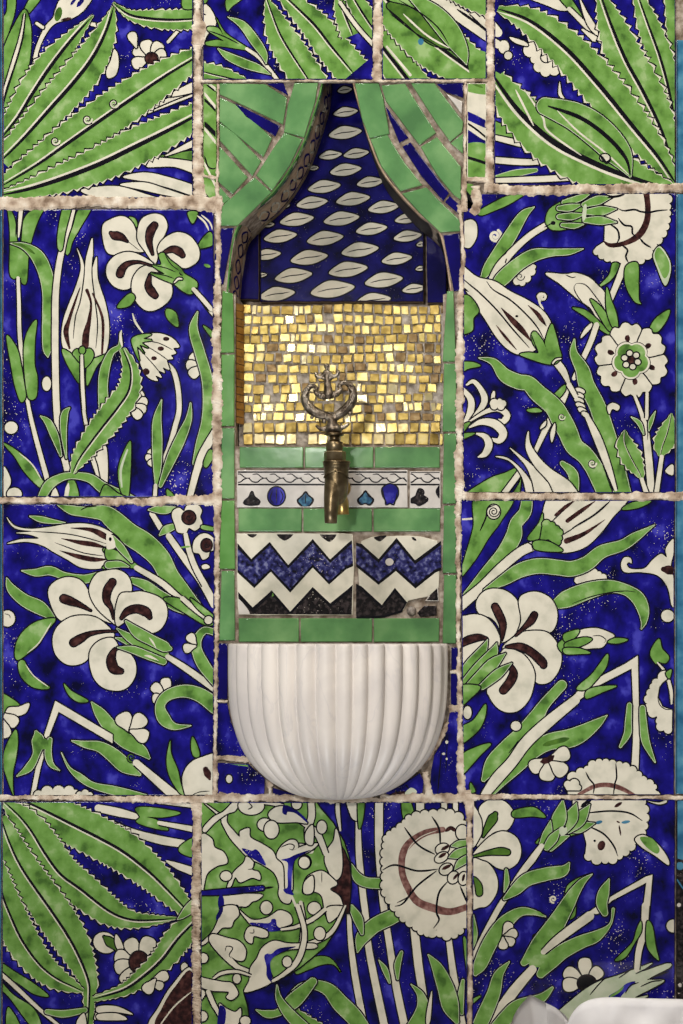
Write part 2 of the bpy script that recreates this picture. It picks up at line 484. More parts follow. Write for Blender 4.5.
ART['C'] = """
F 340 0 160
T 28 7 16 : 100,100,130 220,250,135 330,390,140 400,470,140
r W : 200,200,10 300,320,12
r W : 390,-20,50 520,70,56 660,170,50
r W : 560,50,20 660,130,40
k K 12 : 500,40 600,110 660,160
T 26 8 0 : 470,-40,60 560,0,76 680,50,70
T 28 9 16 : 150,-60,100 250,50,170 400,180,215 540,285,170 660,370,150
p G : 560,220 650,240 650,340 560,330
x W : 225,40,24 265,70,34 300,105,8
R D : 215,25,30 300,70,70 400,150,80 470,200,24
R G : 300,-20,30 400,60,80 470,140,90 520,220,56 540,275,6
k K 6 : 215,60 320,140 420,200 535,275
k W 8 : 270,60 370,150 465,205
k K 6 : 250,0 350,60 420,120 465,190
e T : 345,178,12,14
"""
ART['D'] = """
F 480 0 203
P W : 165,-10 230,20 270,35 300,30 285,-10
P G : 265,-10 300,-10 345,60 310,40
r W : 300,30,14 350,80,16 410,140,16
P W : 335,-5 360,40 390,90 395,120 360,80
R W : 345,100,6 385,130,20
S W : 160,150 190,145 200,175 225,190 260,205 265,230 235,245 205,240 190,210 175,190
E W : 222,193,16,16
E W : 80,158,18,22 95,187,13,13
P W : 100,125 150,140 160,155 120,145
P W : 268,275 275,315 290,340 265,320
r W : -10,30,40 60,110,30
r W : -10,110,30 60,150,26
T 33 11 0 : 640,-20,36 655,120,46 668,260,40 672,400,20
T 33 12 9 : 530,-20,30 565,80,66 605,190,78 635,300,72 655,420,54 664,580,24
T 33 12 12 : 405,-20,26 440,80,82 490,200,116 555,320,120 615,450,92 665,610,36
T 33 12 15 : 60,30,18 170,72,82 290,165,114 400,285,124 510,420,114 600,530,72 660,620,24
F 480 90 203
p G : 45,-60 120,-10 200,60 300,130 200,180 60,60
P G : 40,105 100,130 160,168 100,160 40,150
r W : 40,158,15 120,177,20 205,198,16
r W : 40,235,20 150,243,20 265,240,10
r G : 50,292,8 120,280,24 188,270,14
r W : 40,305,14 200,300,20 365,292,18
T 34 11 20 : 50,-40,60 130,70,120 240,170,150 360,235,160 480,285,120 640,335,40
k W 7 : 120,0 150,60 180,120
k W 7 : 150,0 210,90 230,140 340,220
R G : 220,55,60 320,90,95 400,145,105 470,220,84 505,290,10
k K 14 : 230,55 340,95 430,160 490,230 505,285
k W 6 : 260,70 330,140 420,210 500,285
E W : 420,228,16,12
k K 10 : 405,220 425,245 440,232
"""
ART['E'] = """
F 0 195 110
P G : 45,60 75,110 95,170 108,290 130,290 140,180 180,110 280,60 240,150 210,230 185,330 175,400 165,540 140,550 120,515 85,520 60,480 62,330 60,200
r W : 132,60,24 125,150,22 115,260,8
k K 7 : 108,130 100,200 98,260
k K 8 : 145,130 135,220 130,300
r W : 112,515,20 118,683,22 122,860,24 145,1100,24 175,1300,22 215,1480,26 300,1790,30
R G : 65,300,6 150,318,42 230,378,80 280,480,86 302,600,80 296,740,66 290,860,58 293,960,52 297,1005,10
k D 18 : 80,300 150,320 215,365
r W : 462,60,26 420,220,32 372,400,36 347,600,38 343,800,40 343,1000,40 350,1300,40 370,1500,38 425,1740,36
P G : 395,70 442,70 405,230 385,340 360,330 360,230
P G : 490,90 565,80 500,200 450,290 430,360 410,365 425,280 455,190
F 0 300 110
r W : 500,340,18 505,500,22 520,683,20 540,800,20
P W : 478,-322 510,-255 527,-205 537,-270 572,-385 577,-290 573,-200 600,-268 605,-150 622,-80 655,20 677,150 670,280 640,340 560,352 450,342 395,300 382,220 395,120 430,20 470,-80 500,-180 498,-250
k K 8 : 525,-260 522,-150 500,0 468,110 455,240
k K 8 : 575,-270 572,-150 590,0 606,150 595,300
r R : 497,-75,6 470,0,14 430,120,22 410,200,34 432,300,12
r R : 540,-60,22 565,20,14 555,120,24 535,210,42 530,280,44
r R : 575,-40,10 620,60,15 640,150,18 634,330,14
P G : 388,305 450,340 492,400 494,515 440,440 400,360
P G : 663,340 600,412 542,530 540,420 570,375 610,355
P G : 452,330 478,305 503,330 497,385 465,352
P G : 522,322 560,303 582,340 560,390 520,420
E G : 511,312,18,22
r W : 508,345,16 512,520,22 522,683,20
P G : 42,222 105,300 130,400 150,520 160,600 130,632 95,540 68,400
P G : 227,125 217,250 215,400 232,480 225,600 180,612 160,520 150,400 150,280 175,190
E W : 290,520,27,44
F 105 300 110
P W : 190,-200 240,-40 290,60
r W : 600,-10,22 640,50,22 690,110,20
P G : 385,55 440,80 456,162 420,150 380,100
r W : 172,85,6 190,140,14 238,208,8
r W : 390,395,16 430,450,28 455,560,30 460,683,30 440,770,30 400,910,28 352,1020,20
P W : 195,230 250,214 340,208 420,238 462,290 425,300 442,330 410,343 422,365 385,375 400,432 360,420 372,452 332,440 352,482 315,470 327,502 270,482 230,420 205,350 170,280
P G : 168,240 230,214 288,215 240,240 292,250 230,265 270,298 215,280 246,333 200,290 214,378 178,300
k K 6 : 270,255 340,270 420,310
k K 6 : 265,290 330,330 400,380
k K 6 : 245,340 300,400 345,455
e R : 380,242,20,13 347,302,20,14 305,362,18,13 256,445,22,20,30
Y W : 610,405,-140,100,64 610,405,180,105,60 610,405,140,105,64
R G : 575,75,10 550,180,54 590,330,64 632,480,68 645,620,74 635,760,74 600,900,74 568,1010,50
P G : 610,160 660,190 690,230 660,230
F 0 400 110
E W : 70,172,40,38
P G : 22,270 80,297 150,350 210,420 255,485 278,522 258,548 200,500 140,430 90,350
k W 8 : 120,330 200,400 255,490
R G : 252,100,8 300,140,44 342,230,48 378,345,16
R G : 432,50,10 402,90,44 396,200,38 412,360,10
P W : 20,420 60,470 66,520 45,560 30,620 10,620
E W : 90,585,46,40
P W : 340,545 366,600 350,640 310,630
P G : 425,500 470,515 490,640 415,640
k W 26 : 405,640 425,520
r W : 575,360,28 625,495,32
P W : 598,345 660,292 668,515 640,525 610,400
R G : 240,650,40 300,535,62 380,482,48 460,470,42 560,487,56 640,545,70 740,600,90 830,640,80
F 0 300 110
R G : 650,700,70 640,560,60 650,440,60 690,330,40 745,285,28 748,205,10
k W 14 : 760,290 748,230 755,190
F 0 400 110
Y W : 800,30,-70,105,56 800,30,-42,118,56 800,30,-12,118,56 800,30,18,112,56 800,30,48,110,56
T 46 14 15 : 450,455,20 490,370,84 560,270,122 640,165,150 730,50,150 800,-60,130 810,-190,92 760,-320,30
F 105 400 110
Y W : 312,358,-125,60,44 312,358,180,60,40 312,358,125,60,44
R G : 352,0,8 325,120,52 325,250,64 325,400,54 322,535,20
R G : 532,20,10 520,120,40 470,240,64 410,370,60 345,532,24
r W : 315,530,22 308,640,24
P G : 157,255 162,340 157,480 142,605 100,565 83,440 110,340
r L : 140,310,10 100,430,16 105,540,10
P G : 385,555 445,620 400,650
r W : 690,190,44 610,330,48 570,440,42 518,640,34
P G : 650,310 680,340 632,418 613,390
P G : 0,530 80,580 160,620 150,660 -20,650
F 105 195 110
P G : 515,110 575,110 545,178
P G : 150,140 190,150 200,200
k W 12 : 575,130 620,170 645,220
k W 10 : 600,125 650,170 670,220
P G : 655,232 675,305 583,332 600,280
e G : 635,440,22,10,20
P W : -15,200 40,150 110,133 165,165 195,230 205,300 240,352 150,352 60,372 5,340
P W : 208,200 235,145 300,118 362,133 388,190 370,250 333,310 325,400 305,425 250,350 205,280
P W : 328,340 350,290 400,250 460,233 530,258 582,330 582,400 540,440 490,454 430,422 380,365 345,385
P W : 305,435 230,380 150,355 70,375 18,430 12,500 50,562 110,588 162,572 180,500 230,450
P W : 305,440 230,450 178,510 168,590 200,670 260,718 330,708 402,650 418,580 388,520 330,480
R R : 38,238,14 60,252,42 100,262,36 140,290,5
k K 4 : 130,280 170,310 215,345
R R : 308,190,36 285,225,44 275,290,30 297,368,8
R R : 368,358,12 420,338,32 460,352,40 482,375,26
R R : 95,492,40 105,465,38 140,430,24 210,418,9 290,440,5
R R : 312,625,32 290,600,42 270,560,34 280,495,8
P G : 335,375 365,362 400,400 470,455 495,490 570,540 565,590 530,617 480,595 440,562 420,550 350,522 285,485 370,492 315,455 298,436 350,432
k K 7 : 300,437 380,455 440,480
k K 7 : 290,487 370,500 430,520
k K 6 : 370,365 410,430 460,470
x W : 432,545,6 455,522,12 478,522,8
k K 8 : 462,480 470,495 485,500
r W : 550,585,24 600,640,26 660,710,26
P G : 160,612 187,640 150,690 78,700 110,650
"""
ART['F'] = """
F 455 185 114
P G : 140,160 240,100 320,65 420,50 330,112 240,152 160,182
P W : 40,240 90,207 127,230 132,300 110,352 80,378 40,350
O W : 240,305,38,1.6,17,-60
S W : 358,520 400,500 440,478 470,478 475,502 440,535 420,580 385,592 355,565
O K : 390,548,28,1.2,5,0
E W : 520,668,30,24
O K : 520,665,14,1,6,0
R G : 473,133,8 410,180,54 340,290,76 270,400,80 200,500,64 160,565,20
r W : 600,212,30 540,245,36 450,302,36 360,382,38 270,482,46 220,555,30
k K 8 : 280,430 310,405
k K 8 : 300,470 310,440
R G : 768,383,6 683,400,38 580,405,46 470,422,76 370,482,80 280,565,84 230,615,40
F 569 185 114
S W : 595,60 592,110 590,150 592,190 585,230 575,270 550,310 520,350 490,385 450,440 410,462 370,468 330,472 290,458 250,442 210,437 180,412 150,390s 165,370s 212,340s 215,240s 200,150s 240,30s 610,30s
r R : 460,30,38 472,130,34 465,220,38 420,300,40 340,347,30 250,362,26 208,338,8
k K 12 : 295,142 330,155 390,148 430,160 480,165 530,155 590,150
k K 12 : 295,200 330,240 375,250 380,290 405,315
k K 12 : 245,235 290,270 300,320 285,350
k K 12 : 425,320 450,350 490,375
k K 12 : 315,360 350,390 340,430 355,465
P G : -140,220 -120,150 -60,108 10,72 90,60 130,110 120,200 80,252 0,262 -60,272 -110,264
R G : -30,105,30 60,80,40 130,50,6
R G : -60,140,30 10,135,44 78,118,6
R G : -60,190,30 20,188,44 92,176,6
R G : -40,240,24 30,245,34 88,236,6
R G : 90,118,30 175,92,54 256,74,6
R G : 100,162,30 195,155,56 284,144,6
R G : 95,212,30 190,214,50 284,224,6
p L : 85,130 105,120 100,200 80,210
k K 14 : 230,75 290,68 330,58
e K : -95,228,14,12
k K 6 : -150,255 -95,225
P L : 545,368 602,450 607,530 575,603 528,500 505,420
p G : 540,375 595,450 600,520 570,560 535,490 512,420
P G : 262,470 302,482 250,570 175,612 240,540
r W : 330,475,36 300,560,36 250,680,32 220,760,28
P G : 340,490 410,470 416,600 418,690 432,712 390,695 340,600
P W : -140,530 -25,535 40,528 120,555 170,600 215,650 225,740 190,830 130,740 60,690 0,640 -60,590
k K 7 : 45,590 30,620 60,680 130,760 180,820
k K 7 : 45,590 100,600 160,670 210,740
k K 7 : -20,540 20,555 40,550
F 455 290 114
r W : 605,430,44 650,490,40 685,570,16
P W : 20,-160 130,-80 240,-50 330,8 430,58 522,120 572,190 572,240 540,292 490,352 440,377 370,384 300,342 240,272 190,192 130,102 75,20 20,-60
k K 10 : 20,-90 90,-30 150,20 250,120 350,240 445,347
k K 10 : 190,-50 230,0 330,60 420,140 490,220 535,300
k K 12 : 20,-30 80,10
r R : 438,93,4 490,140,24 520,180,24 547,217,4
r R : 277,108,4 340,178,32 400,240,34 457,308,6
r R : 247,212,3 300,280,17 368,358,5
e K : 370,158,9,7
P G : 577,205 602,260 622,340 636,400 600,442 540,442 460,417 388,387 440,375 500,377 468,320 458,270 480,250 522,300 552,362 540,310
k K 7 : 458,270 480,330 500,372
x W : 585,440,8 605,418,10 635,412,6
O W : 525,45,26,1.3,15,130
k W 12 : 500,50 510,85 530,115
P G : 20,70 80,35 142,120 110,172 102,245 20,250
P G : 20,440 100,432 152,455 80,472 20,500
r W : 668,600,34 640,670,36 570,780,36 482,965,24
P G : 655,570 660,600 620,650 570,655 600,620
R G : 145,408,8 230,432,44 300,512,82 380,550,90 440,562,92 500,622,104 590,700,110 640,785,120 673,845,116 713,934,108 778,990,104 838,1075,106 915,1220,124
O W : 640,760,20,1.4,6,0
O K : 640,760,25,1.2,5,60
F 569 290 114
P G : 20,108 90,118 150,160 190,200 242,252 245,272 180,232 100,162
P G : 128,58 190,100 240,170 272,232 240,245 190,172
P G : 225,-15 252,60 282,140 292,225 260,222 225,120
r W : 165,210,32 130,310,32 80,420,30 30,530,24
P W : 135,198 130,230 70,290 90,240
P G : 600,120 585,180 530,250 485,235 520,170
X G : 372,420,218,6,20
F 569 390 114
R G : 32,-302,10 28,-220,48 80,-120,82 105,-30,94 170,100,98 220,250,104 270,420,104 325,640,104
E W : 66,5,30,15,20 60,34,30,15,20 60,64,30,15,20 68,94,30,15,25 80,124,30,15,28 98,148,26,14,30
r W : 108,160,26 170,290,46 230,450,38 280,600,16
k K 6 : 250,590 190,420 130,330
O W : 140,440,24,1.4,10,0
O K : 140,440,30,1.2,5,60
R G : -40,440,30 25,510,60 34,640,40
r W : 0,-30,30 40,40,26
P W : 230,98 262,78 302,98 290,124 262,114 250,126 243,146 233,130
P W : 576,485 600,455 624,450 624,507 605,508 590,500
r W : 393,35,16 440,160,24 460,260,38 480,450,42 495,650,38
r W : 467,20,18 465,170,20
k K 6 : 475,160 470,300
R G : 373,163,8 420,200,28 447,265,10
R G : 517,128,6 490,190,28 478,245,8
T 46 18 6 : 335,240,6 335,320,90 380,420,110 425,500,50 437,545,10
T 46 18 6 : 615,140,6 592,250,100 560,340,100 545,405,10
r W : 435,535,22 470,640,28
r W : 555,400,24 520,640,28
F 455 390 114
r W : 50,0,24 95,60,36 92,130,38 60,195,20
r W : 70,-30,10 110,-50,24 150,-10,30 177,50,38 160,105,32 95,185,14
r W : 85,190,8 180,133,22 260,112,36 312,150,36 290,188,36 262,180,12
r W : 85,225,8 160,192,34 240,205,50 288,260,48 262,305,34 212,290,10
r W : 120,260,6 180,280,34 203,330,44 180,382,36 140,402,8
E W : 228,40,11,34,10
S W : 215,95 255,65 280,65 295,100 255,100
P G : 40,215 90,195 60,240 40,260
P G : 40,265 120,260 60,290 40,295
P G : 60,640 200,535 300,497 372,467 390,500 335,575 290,640
r W : 388,495,32 280,640,32
P G : 385,560 395,530 380,640 340,640
P W : 243,400 300,403 360,440 420,500 460,560 510,650 440,650 400,520 330,430
P W : 328,348 400,400 470,460 540,540 630,650 500,650 460,540 420,450
P W : 440,248 450,320 500,400 570,470 690,555 740,650 620,650 560,550 480,460 430,370 425,300
P W : 545,185 540,215 510,235 520,210
P W : 597,200 600,250 580,315 572,260
P G : 430,120 490,110 520,130 460,135
"""
ART['G'] = """
F 0 495 110
R G : 358,60,10 440,92,56 530,105,64 640,112,96 700,150,118 800,240,134 900,305,138 990,392,128 1050,500,118 1120,590,108 1230,710,70
k K 8 : 500,95 540,75 600,70
R G : 185,132,8 250,150,38 330,165,28 405,172,6
P W : 42,138 90,190 180,210 300,200 420,180 530,178 620,198 700,240 745,290 735,380 700,432 600,458 500,448 420,402 330,352 260,312 160,290 45,302 130,275 240,270 180,245 100,235 200,226 110,212 68,185
k K 7 : 200,226 400,240 530,265 670,305
k K 7 : 340,295 420,325 520,360 640,378
r R : 440,205,4 560,215,26 640,250,38 695,292,16
r R : 380,270,3 500,295,28 580,307,30 655,327,10
r R : 370,345,3 480,380,28 580,400,30 655,400,10
P G : 640,340 690,322 725,370 690,388
P G : 636,452 683,418 725,430 690,460
R G : 135,470,8 220,482,46 310,470,56 400,502,46 520,522,54 610,500,46
R G : 42,515,8 70,580,56 150,652,76 250,702,84 330,765,30
F 110 495 110
P G : -20,330 60,358 150,420 185,455 130,452 60,432 -20,395
R G : 15,265,30 70,330,46 135,415,16
R G : -10,435,46 60,430,40 115,445,10
p W : -20,240 15,252 35,318 10,335 -20,330
e K : 2,275,9,13
r W : 165,452,32 320,545,36 430,640,36 520,705,34
r W : 260,115,30 315,205,34
R G : 240,92,10 290,90,44 350,92,50 405,80,16
R G : 310,248,12 350,215,50 412,190,30
P W : 385,130 395,95 430,80 460,100 480,65 540,60 570,95 560,135 572,180 530,220 490,205 470,235 420,230 405,190
r W : 365,255,36 460,390,40 570,540,44 650,680,50
r W : 470,245,26 490,340,32 530,450,34 590,560,36
E R : 490,140,40,40
O K : 490,140,22,1,6,0
P W : 525,280 560,245 600,240 640,265 660,300 650,340 620,350 610,385 575,400 555,365 520,355 515,320
E R : 600,312,32,38
O K : 600,312,18,1,6,0
P G : 575,188 650,205 640,222 570,210
P W : 570,440 600,430 620,450 580,460
k G 12 : 440,325 500,320
R G : 140,530,40 220,560,60 300,620,70 400,680,70 460,720,40
F 0 600 110
P W : 300,-50 338,-112 420,-142 500,-122 547,-60 572,0 620,80 690,142 560,97 450,102 380,127 330,62
P W : 558,-90 600,-162 660,-182 730,-187 792,-152 818,-80 803,0 762,90 725,152 690,132 610,60 563,-20
P W : 700,195 620,122 540,97 440,107 360,162 328,240 343,332 400,392 470,404 540,372 572,290 630,242 700,235
P W : 700,237 620,252 563,312 558,400 588,492 650,548 740,562 803,532 843,460 838,380 793,320 742,292
F 110 600 110
P W : 70,-40 140,-47 200,-52 300,-20 348,30 353,110 312,182 240,207 170,182 110,132 45,162 33,90 43,20
R R : 72,112,14 110,70,36 170,55,44 225,75,48 247,107,22
R R : 68,442,28 25,425,54 8,370,48 28,312,20 52,300,6
F 0 600 110
R R : 398,-8,46 440,8,42 500,32,22 565,66,4
R R : 698,-110,40 668,-60,44 663,0,36 690,50,16 705,115,4
R R : 458,265,44 500,240,42 560,210,20 650,195,8 730,195,4
F 110 600 110
R G : 35,235,8 130,265,50 220,310,60 340,350,40
R G : 45,178,10 130,238,54 230,290,60 345,340,40
R G : 100,132,14 170,200,66 260,250,66 340,290,66 372,302,30
R G : 48,295,8 140,308,46 230,342,50 332,382,42
r W : 245,235,4 265,260,12 285,295,4
r W : 215,345,4 250,352,16 300,375,4
r W : 358,352,30 480,430,38 660,560,38
P G : 335,-5 440,-5 540,80 592,120 645,150 590,154 480,90
r W : 450,-10,28 520,52,28 595,108,28
P G : 500,-10 560,30 645,100 610,107 540,50
E W : 612,125,24,24
R G : 660,205,40 590,188,44 545,240,54 540,310,64 580,400,76 660,510,60
Y W : 535,280,-125,80,56 535,285,165,80,56
Y W : 355,600,-95,115,62 345,595,-140,105,62 345,610,178,80,60
R G : 660,660,100 560,590,88 460,565,78 360,592,66 312,655,60 335,735,78 400,785,44 502,780,8
F 0 600 110
E W : 48,115,46,50
k K 5 : 30,85 60,95 65,115
P G : 345,118 285,200 240,275 170,335 110,372 93,330 110,250 160,180 240,130
k W 8 : 320,140 270,225 230,280 170,330
P G : 115,392 150,378 200,470 308,540 260,553 190,532 130,470
k W 7 : 160,400 210,470 300,538
P G : 398,520 450,568 548,625 490,633 430,592
R G : 570,635,10 620,700,66 690,790,88 780,870,98 880,935,66 925,980,20
F 0 700 110
P W : 10,60 60,45 120,40 182,20 165,75 115,98 50,92
Y W : 5,80,35,125,74
Y W : -5,90,72,150,76
P G : -15,-30 20,-40 120,28 50,40 15,95 -15,95
Q W : 345,5 700,215 700,268 365,72 300,237 272,230
r W : 268,315,28 235,440,28 203,605,26
R G : 225,198,20 238,250,80 225,340,44 180,420,50 107,472,8
R G : 312,245,30 300,330,44 320,400,34 372,437,6
e G : 270,272,40,34
P G : 97,185 112,260 100,360 82,450 82,560 88,600 50,500 23,400 35,300
R G : 447,253,8 530,275,44 620,290,66 700,340,88 780,410,88 868,462,20
R G : 383,327,6 430,420,18 500,480,44 580,530,40 700,560,56 800,578,46 910,590,10
S W : 220,610 260,570 330,568 400,565 460,560 480,600s
S W : 480,600 510,575 550,575 570,605s
F 110 700 110
Y W : 130,200,-118,130,100 125,195,-48,130,90 125,190,22,120,84
r W : 163,388,40 270,480,48 420,610,62
O D : 135,355,28,1.2,9,90
O K : 135,355,36,1,6,90
P G : 375,252 380,330 420,430 440,520 468,585 430,572 370,470 353,370
P G : 515,228 552,310 552,352 520,347 505,290
P W : 690,345 560,358 490,400 453,470 458,550 490,610 600,610 690,580
r R : 595,430,34 608,460,44 620,490,16
k K 6 : 510,590 560,570 620,565
"""
ART['H'] = """
F 455 490 114
r W : 20,178,10 100,172,12
k B 10 : 30,130 110,120
P G : 125,40 345,40 280,180 200,290 120,420 25,530 60,400 110,220
E W : 232,130,38,42
O K : 232,130,34,1.8,7,0
k K 10 : 240,90 195,110 185,165 150,245
R G : 432,40,64 420,130,74 367,200,76 350,280,96 290,380,86 190,490,66 60,630,30
r W : 460,338,54 390,372,54 280,462,54 160,582,56 20,700,66
P W : 560,40 683,40 760,40 1030,40 940,170 860,272 780,342 683,373 600,363 540,282 518,200
P G : 525,140 523,230 500,292 435,292 500,200
S G : 525,212 570,195 590,230 625,235 625,275 630,302 600,322s 560,295s 510,302s
P G : 475,308 560,310 645,362 560,368 475,352
k K 8 : 430,310 465,335 465,365
k K 9 : 580,190 640,130 700,80
F 569 490 114
r R : -10,185,24 80,120,24 155,68,4
k K 12 : 20,228 150,150 245,68
r R : -15,305,34 90,262,24 215,178,3
r R : -80,150,16 -20,100,20 40,60,4
k K 7 : -40,270 40,220
P G : 318,112 380,75 490,65 430,102 350,118
S W : 45,558 60,522 120,510 130,492 170,492 190,512 222,530 225,556s
R G : -112,700,20 -60,675,76 0,648,104 120,602,100 240,578,78 340,598,66 412,648,80 445,720,70 448,790,36 433,832,8
k K 7 : 20,680 130,640 240,615 340,605 400,612
P W : 625,295 580,350 585,402 550,383 500,420 450,470 370,472 345,445 360,432 375,440 368,408 330,405 312,450 335,492 430,492 530,512 590,582 615,690 635,680 622,500 610,450 625,380
r R : 565,475,30 600,480,56 635,500,20
F 455 490 114
R G : 180,600,20 290,540,66 390,482,86 500,455,92 620,465,92 700,472,92 790,440,88 880,370,78 1000,332,66 1080,282,56 1195,210,6
F 455 590 114
P W : 127,80 160,20 220,-7 300,3 362,50 393,120 388,200 352,270 278,312 265,230 220,170 145,140
P W : 383,60 430,18 500,13 572,50 610,120 607,200 572,252 500,247 420,252 367,280 397,180
P W : 285,350 380,265 460,245 552,255 612,320 638,400 622,480 572,547 510,562 473,532 460,450 400,380
P W : 285,362 380,370 440,420 477,500 467,590 440,662 380,722 310,732 250,702 207,640 198,580
P W : 0,190 70,153 140,148 200,175 250,240 267,320 200,420 80,442 0,430
R R : 240,100,36 260,140,40 285,200,36 285,260,20 280,300,5
R R : 475,150,34 455,185,36 420,220,20 365,272,6
R R : 310,340,10 390,340,36 460,375,40 520,430,44 530,450,34
R R : 335,450,12 350,500,40 330,550,44 290,600,40
R R : 45,320,30 80,300,40 140,285,34 190,290,8
R G : 195,298,6 160,370,56 90,460,76 50,530,66
R G : 250,318,6 220,390,66 130,490,76 40,600,66
R G : 302,380,6 230,440,66 150,520,66 70,590,40
R G : 340,438,6 260,500,56 165,578,40
P G : 20,590 142,588 60,655 20,720
P G : 618,322 683,285 730,310 690,380 640,372
F 569 590 114
P W : 40,282 70,240 160,228 240,253 272,277 235,302 200,342 150,348 80,347
k K 6 : 140,275 190,275 222,300 210,315
P G : -30,265 58,238 40,280 -20,310
P G : -20,318 80,285 137,295 80,332 -10,350
P G : -30,350 60,350 127,377 60,383 -20,383
P G : 232,312 280,288 352,298 290,320
E W : 590,155,38,36
P G : 540,293 557,350 598,400 580,437 540,432 520,442 488,390 500,340
r W : 530,435,8 580,500,16 610,600,20 614,680,10
Q W : 412,393 418,720 385,720 375,470 180,570 60,660 -20,735 -20,680 60,600 200,513 340,440
r W : 402,700,32 402,900,38 393,1090,42
P G : 227,385 227,450 180,520 110,592 50,597 60,570 140,500
P G : 105,605 170,580 285,575 200,612 105,650
S W : 600,500 540,545 500,560 505,600 470,630 480,680 475,730 530,740 550,765 530,800 570,835 615,840s 618,720s 560,700s 530,640s 540,580s
k K 6 : 530,640 545,690 580,715 615,715
k W 10 : 612,490 560,545
P G : 580,500 600,480 615,480 600,530
F 569 690 114
R G : 362,90,30 355,190,40 350,260,44 308,338,18
R G : 440,108,36 445,200,44 460,310,48 515,432,10
S W : 0,545 45,500 95,485 120,460 160,432 200,432 240,432 280,447 320,447 360,467 400,492 430,522 460,552 505,565 515,595 495,615 540,650s 0,650s -10,600s
r M : 60,625,20 150,578,26 230,568,28 310,588,28 410,640,16
k K 10 : 100,490 120,530 150,570 145,620
k K 10 : 280,440 285,520 275,560 265,630
F 455 690 114
P G : 20,-20 150,-20 90,52 20,100
P G : 182,85 177,170 130,252 30,322 30,230 110,180
P G : 215,322 150,392 60,492 30,510 30,400 130,340
E W : 75,135,24,38
P G : 93,555 122,605 93,610
R G : 640,-30,60 540,80,66 480,170,88 400,260,88 320,340,98 230,440,98 172,535,30
R G : 910,152,8 850,200,56 760,258,98 683,290,110 560,312,98 460,372,88 370,452,88 280,542,66 220,615,40
k D 30 : 530,330 600,310 680,290
r W : 720,60,54 560,190,66 430,310,66 340,432,62 250,532,66 170,640,44
k K 7 : 320,380 360,330 380,300
E W : 365,215,30,28
Y W : 560,412,150,125,84 560,412,95,130,88 560,412,42,135,88 560,412,-18,130,84
k R 34 : 515,430 555,420 590,395
S W : 660,580 690,550 740,570 740,600s 670,600s
"""
ART['I'] = """
F 100 795 115
r W : -10,78,44 120,105,48 230,132,30
P G : 212,80 300,73 475,105 380,132 280,130 340,150 405,208 300,192 217,160 237,130
r W : 350,165,22 600,212,36
r W : 40,145,6 200,220,34 350,265,48 495,290,44
P G : 570,255 480,300 478,342 570,365
r W : 395,392,10 470,425,38 600,470,48
r W : 240,28,6 400,45,22 600,72,18
F 0 795 115
T 42 14 18 : 20,22,40 150,42,130 270,95,196 420,170,226 594,258,232 734,338,226 884,455,186 994,562,144 1130,705,76
T 42 14 16 : 30,45,40 120,130,136 190,220,190 270,350,222 360,470,220 480,560,196 650,690,156 780,740,94 920,742,54 1050,730,10
T 42 14 16 : 5,130,60 60,290,146 140,450,190 300,680,212 400,830,204 470,960,164 525,1100,100 532,1200,66 520,1400,56
T 42 14 14 : -30,400,90 15,590,160 60,710,180 130,860,190 230,1000,160 330,1085,124 430,1135,70 495,1165,20
F 0 909 115
P G : -10,312 100,380 200,442 288,517 200,503 110,442 -10,372
P G : -10,415 80,510 200,592 245,700 190,700 60,530 -10,460
r W : -10,370,22 100,470,24 240,600,20 360,700,16
k K 7 : -10,395 100,495 240,620 330,700
P G : 50,583 115,690 42,700
R G : 280,610,30 380,622,44 505,600,30
P W : 460,660 500,620 510,700 460,700
P W : 600,575 700,580 780,620 700,630 600,650 560,650
k K 6 : 590,620 640,615 690,618
F 100 909 115
E W : 30,200,70,60,25
R D : 25,165,10 60,195,50 95,235,16
P W : 95,150 125,190 138,235 110,245 90,200
Y W : 235,315,-165,150,84 235,315,-115,150,84 235,315,-65,160,90 235,315,165,150,84 235,315,130,160,70
E R : 232,315,56,64
T 42 13 18 : 600,40,110 470,170,150 370,300,126 260,400,100 140,480,66 -40,535,30
Y W : 300,430,-22,112,60 300,430,25,82,50 330,415,128,100,66
E W : 502,347,20,28
R G : 460,62,6 490,38,36 530,0,60 560,-30,60
P W : 545,358 430,450 350,580 300,700 570,700
p R : 545,372 445,462 372,580 335,700 570,700
k W 9 : 545,490 440,580 350,700
P W : -10,578 100,578 195,625 100,612 -10,615
P W : -10,625 100,620 160,655 60,660 -10,655
"""
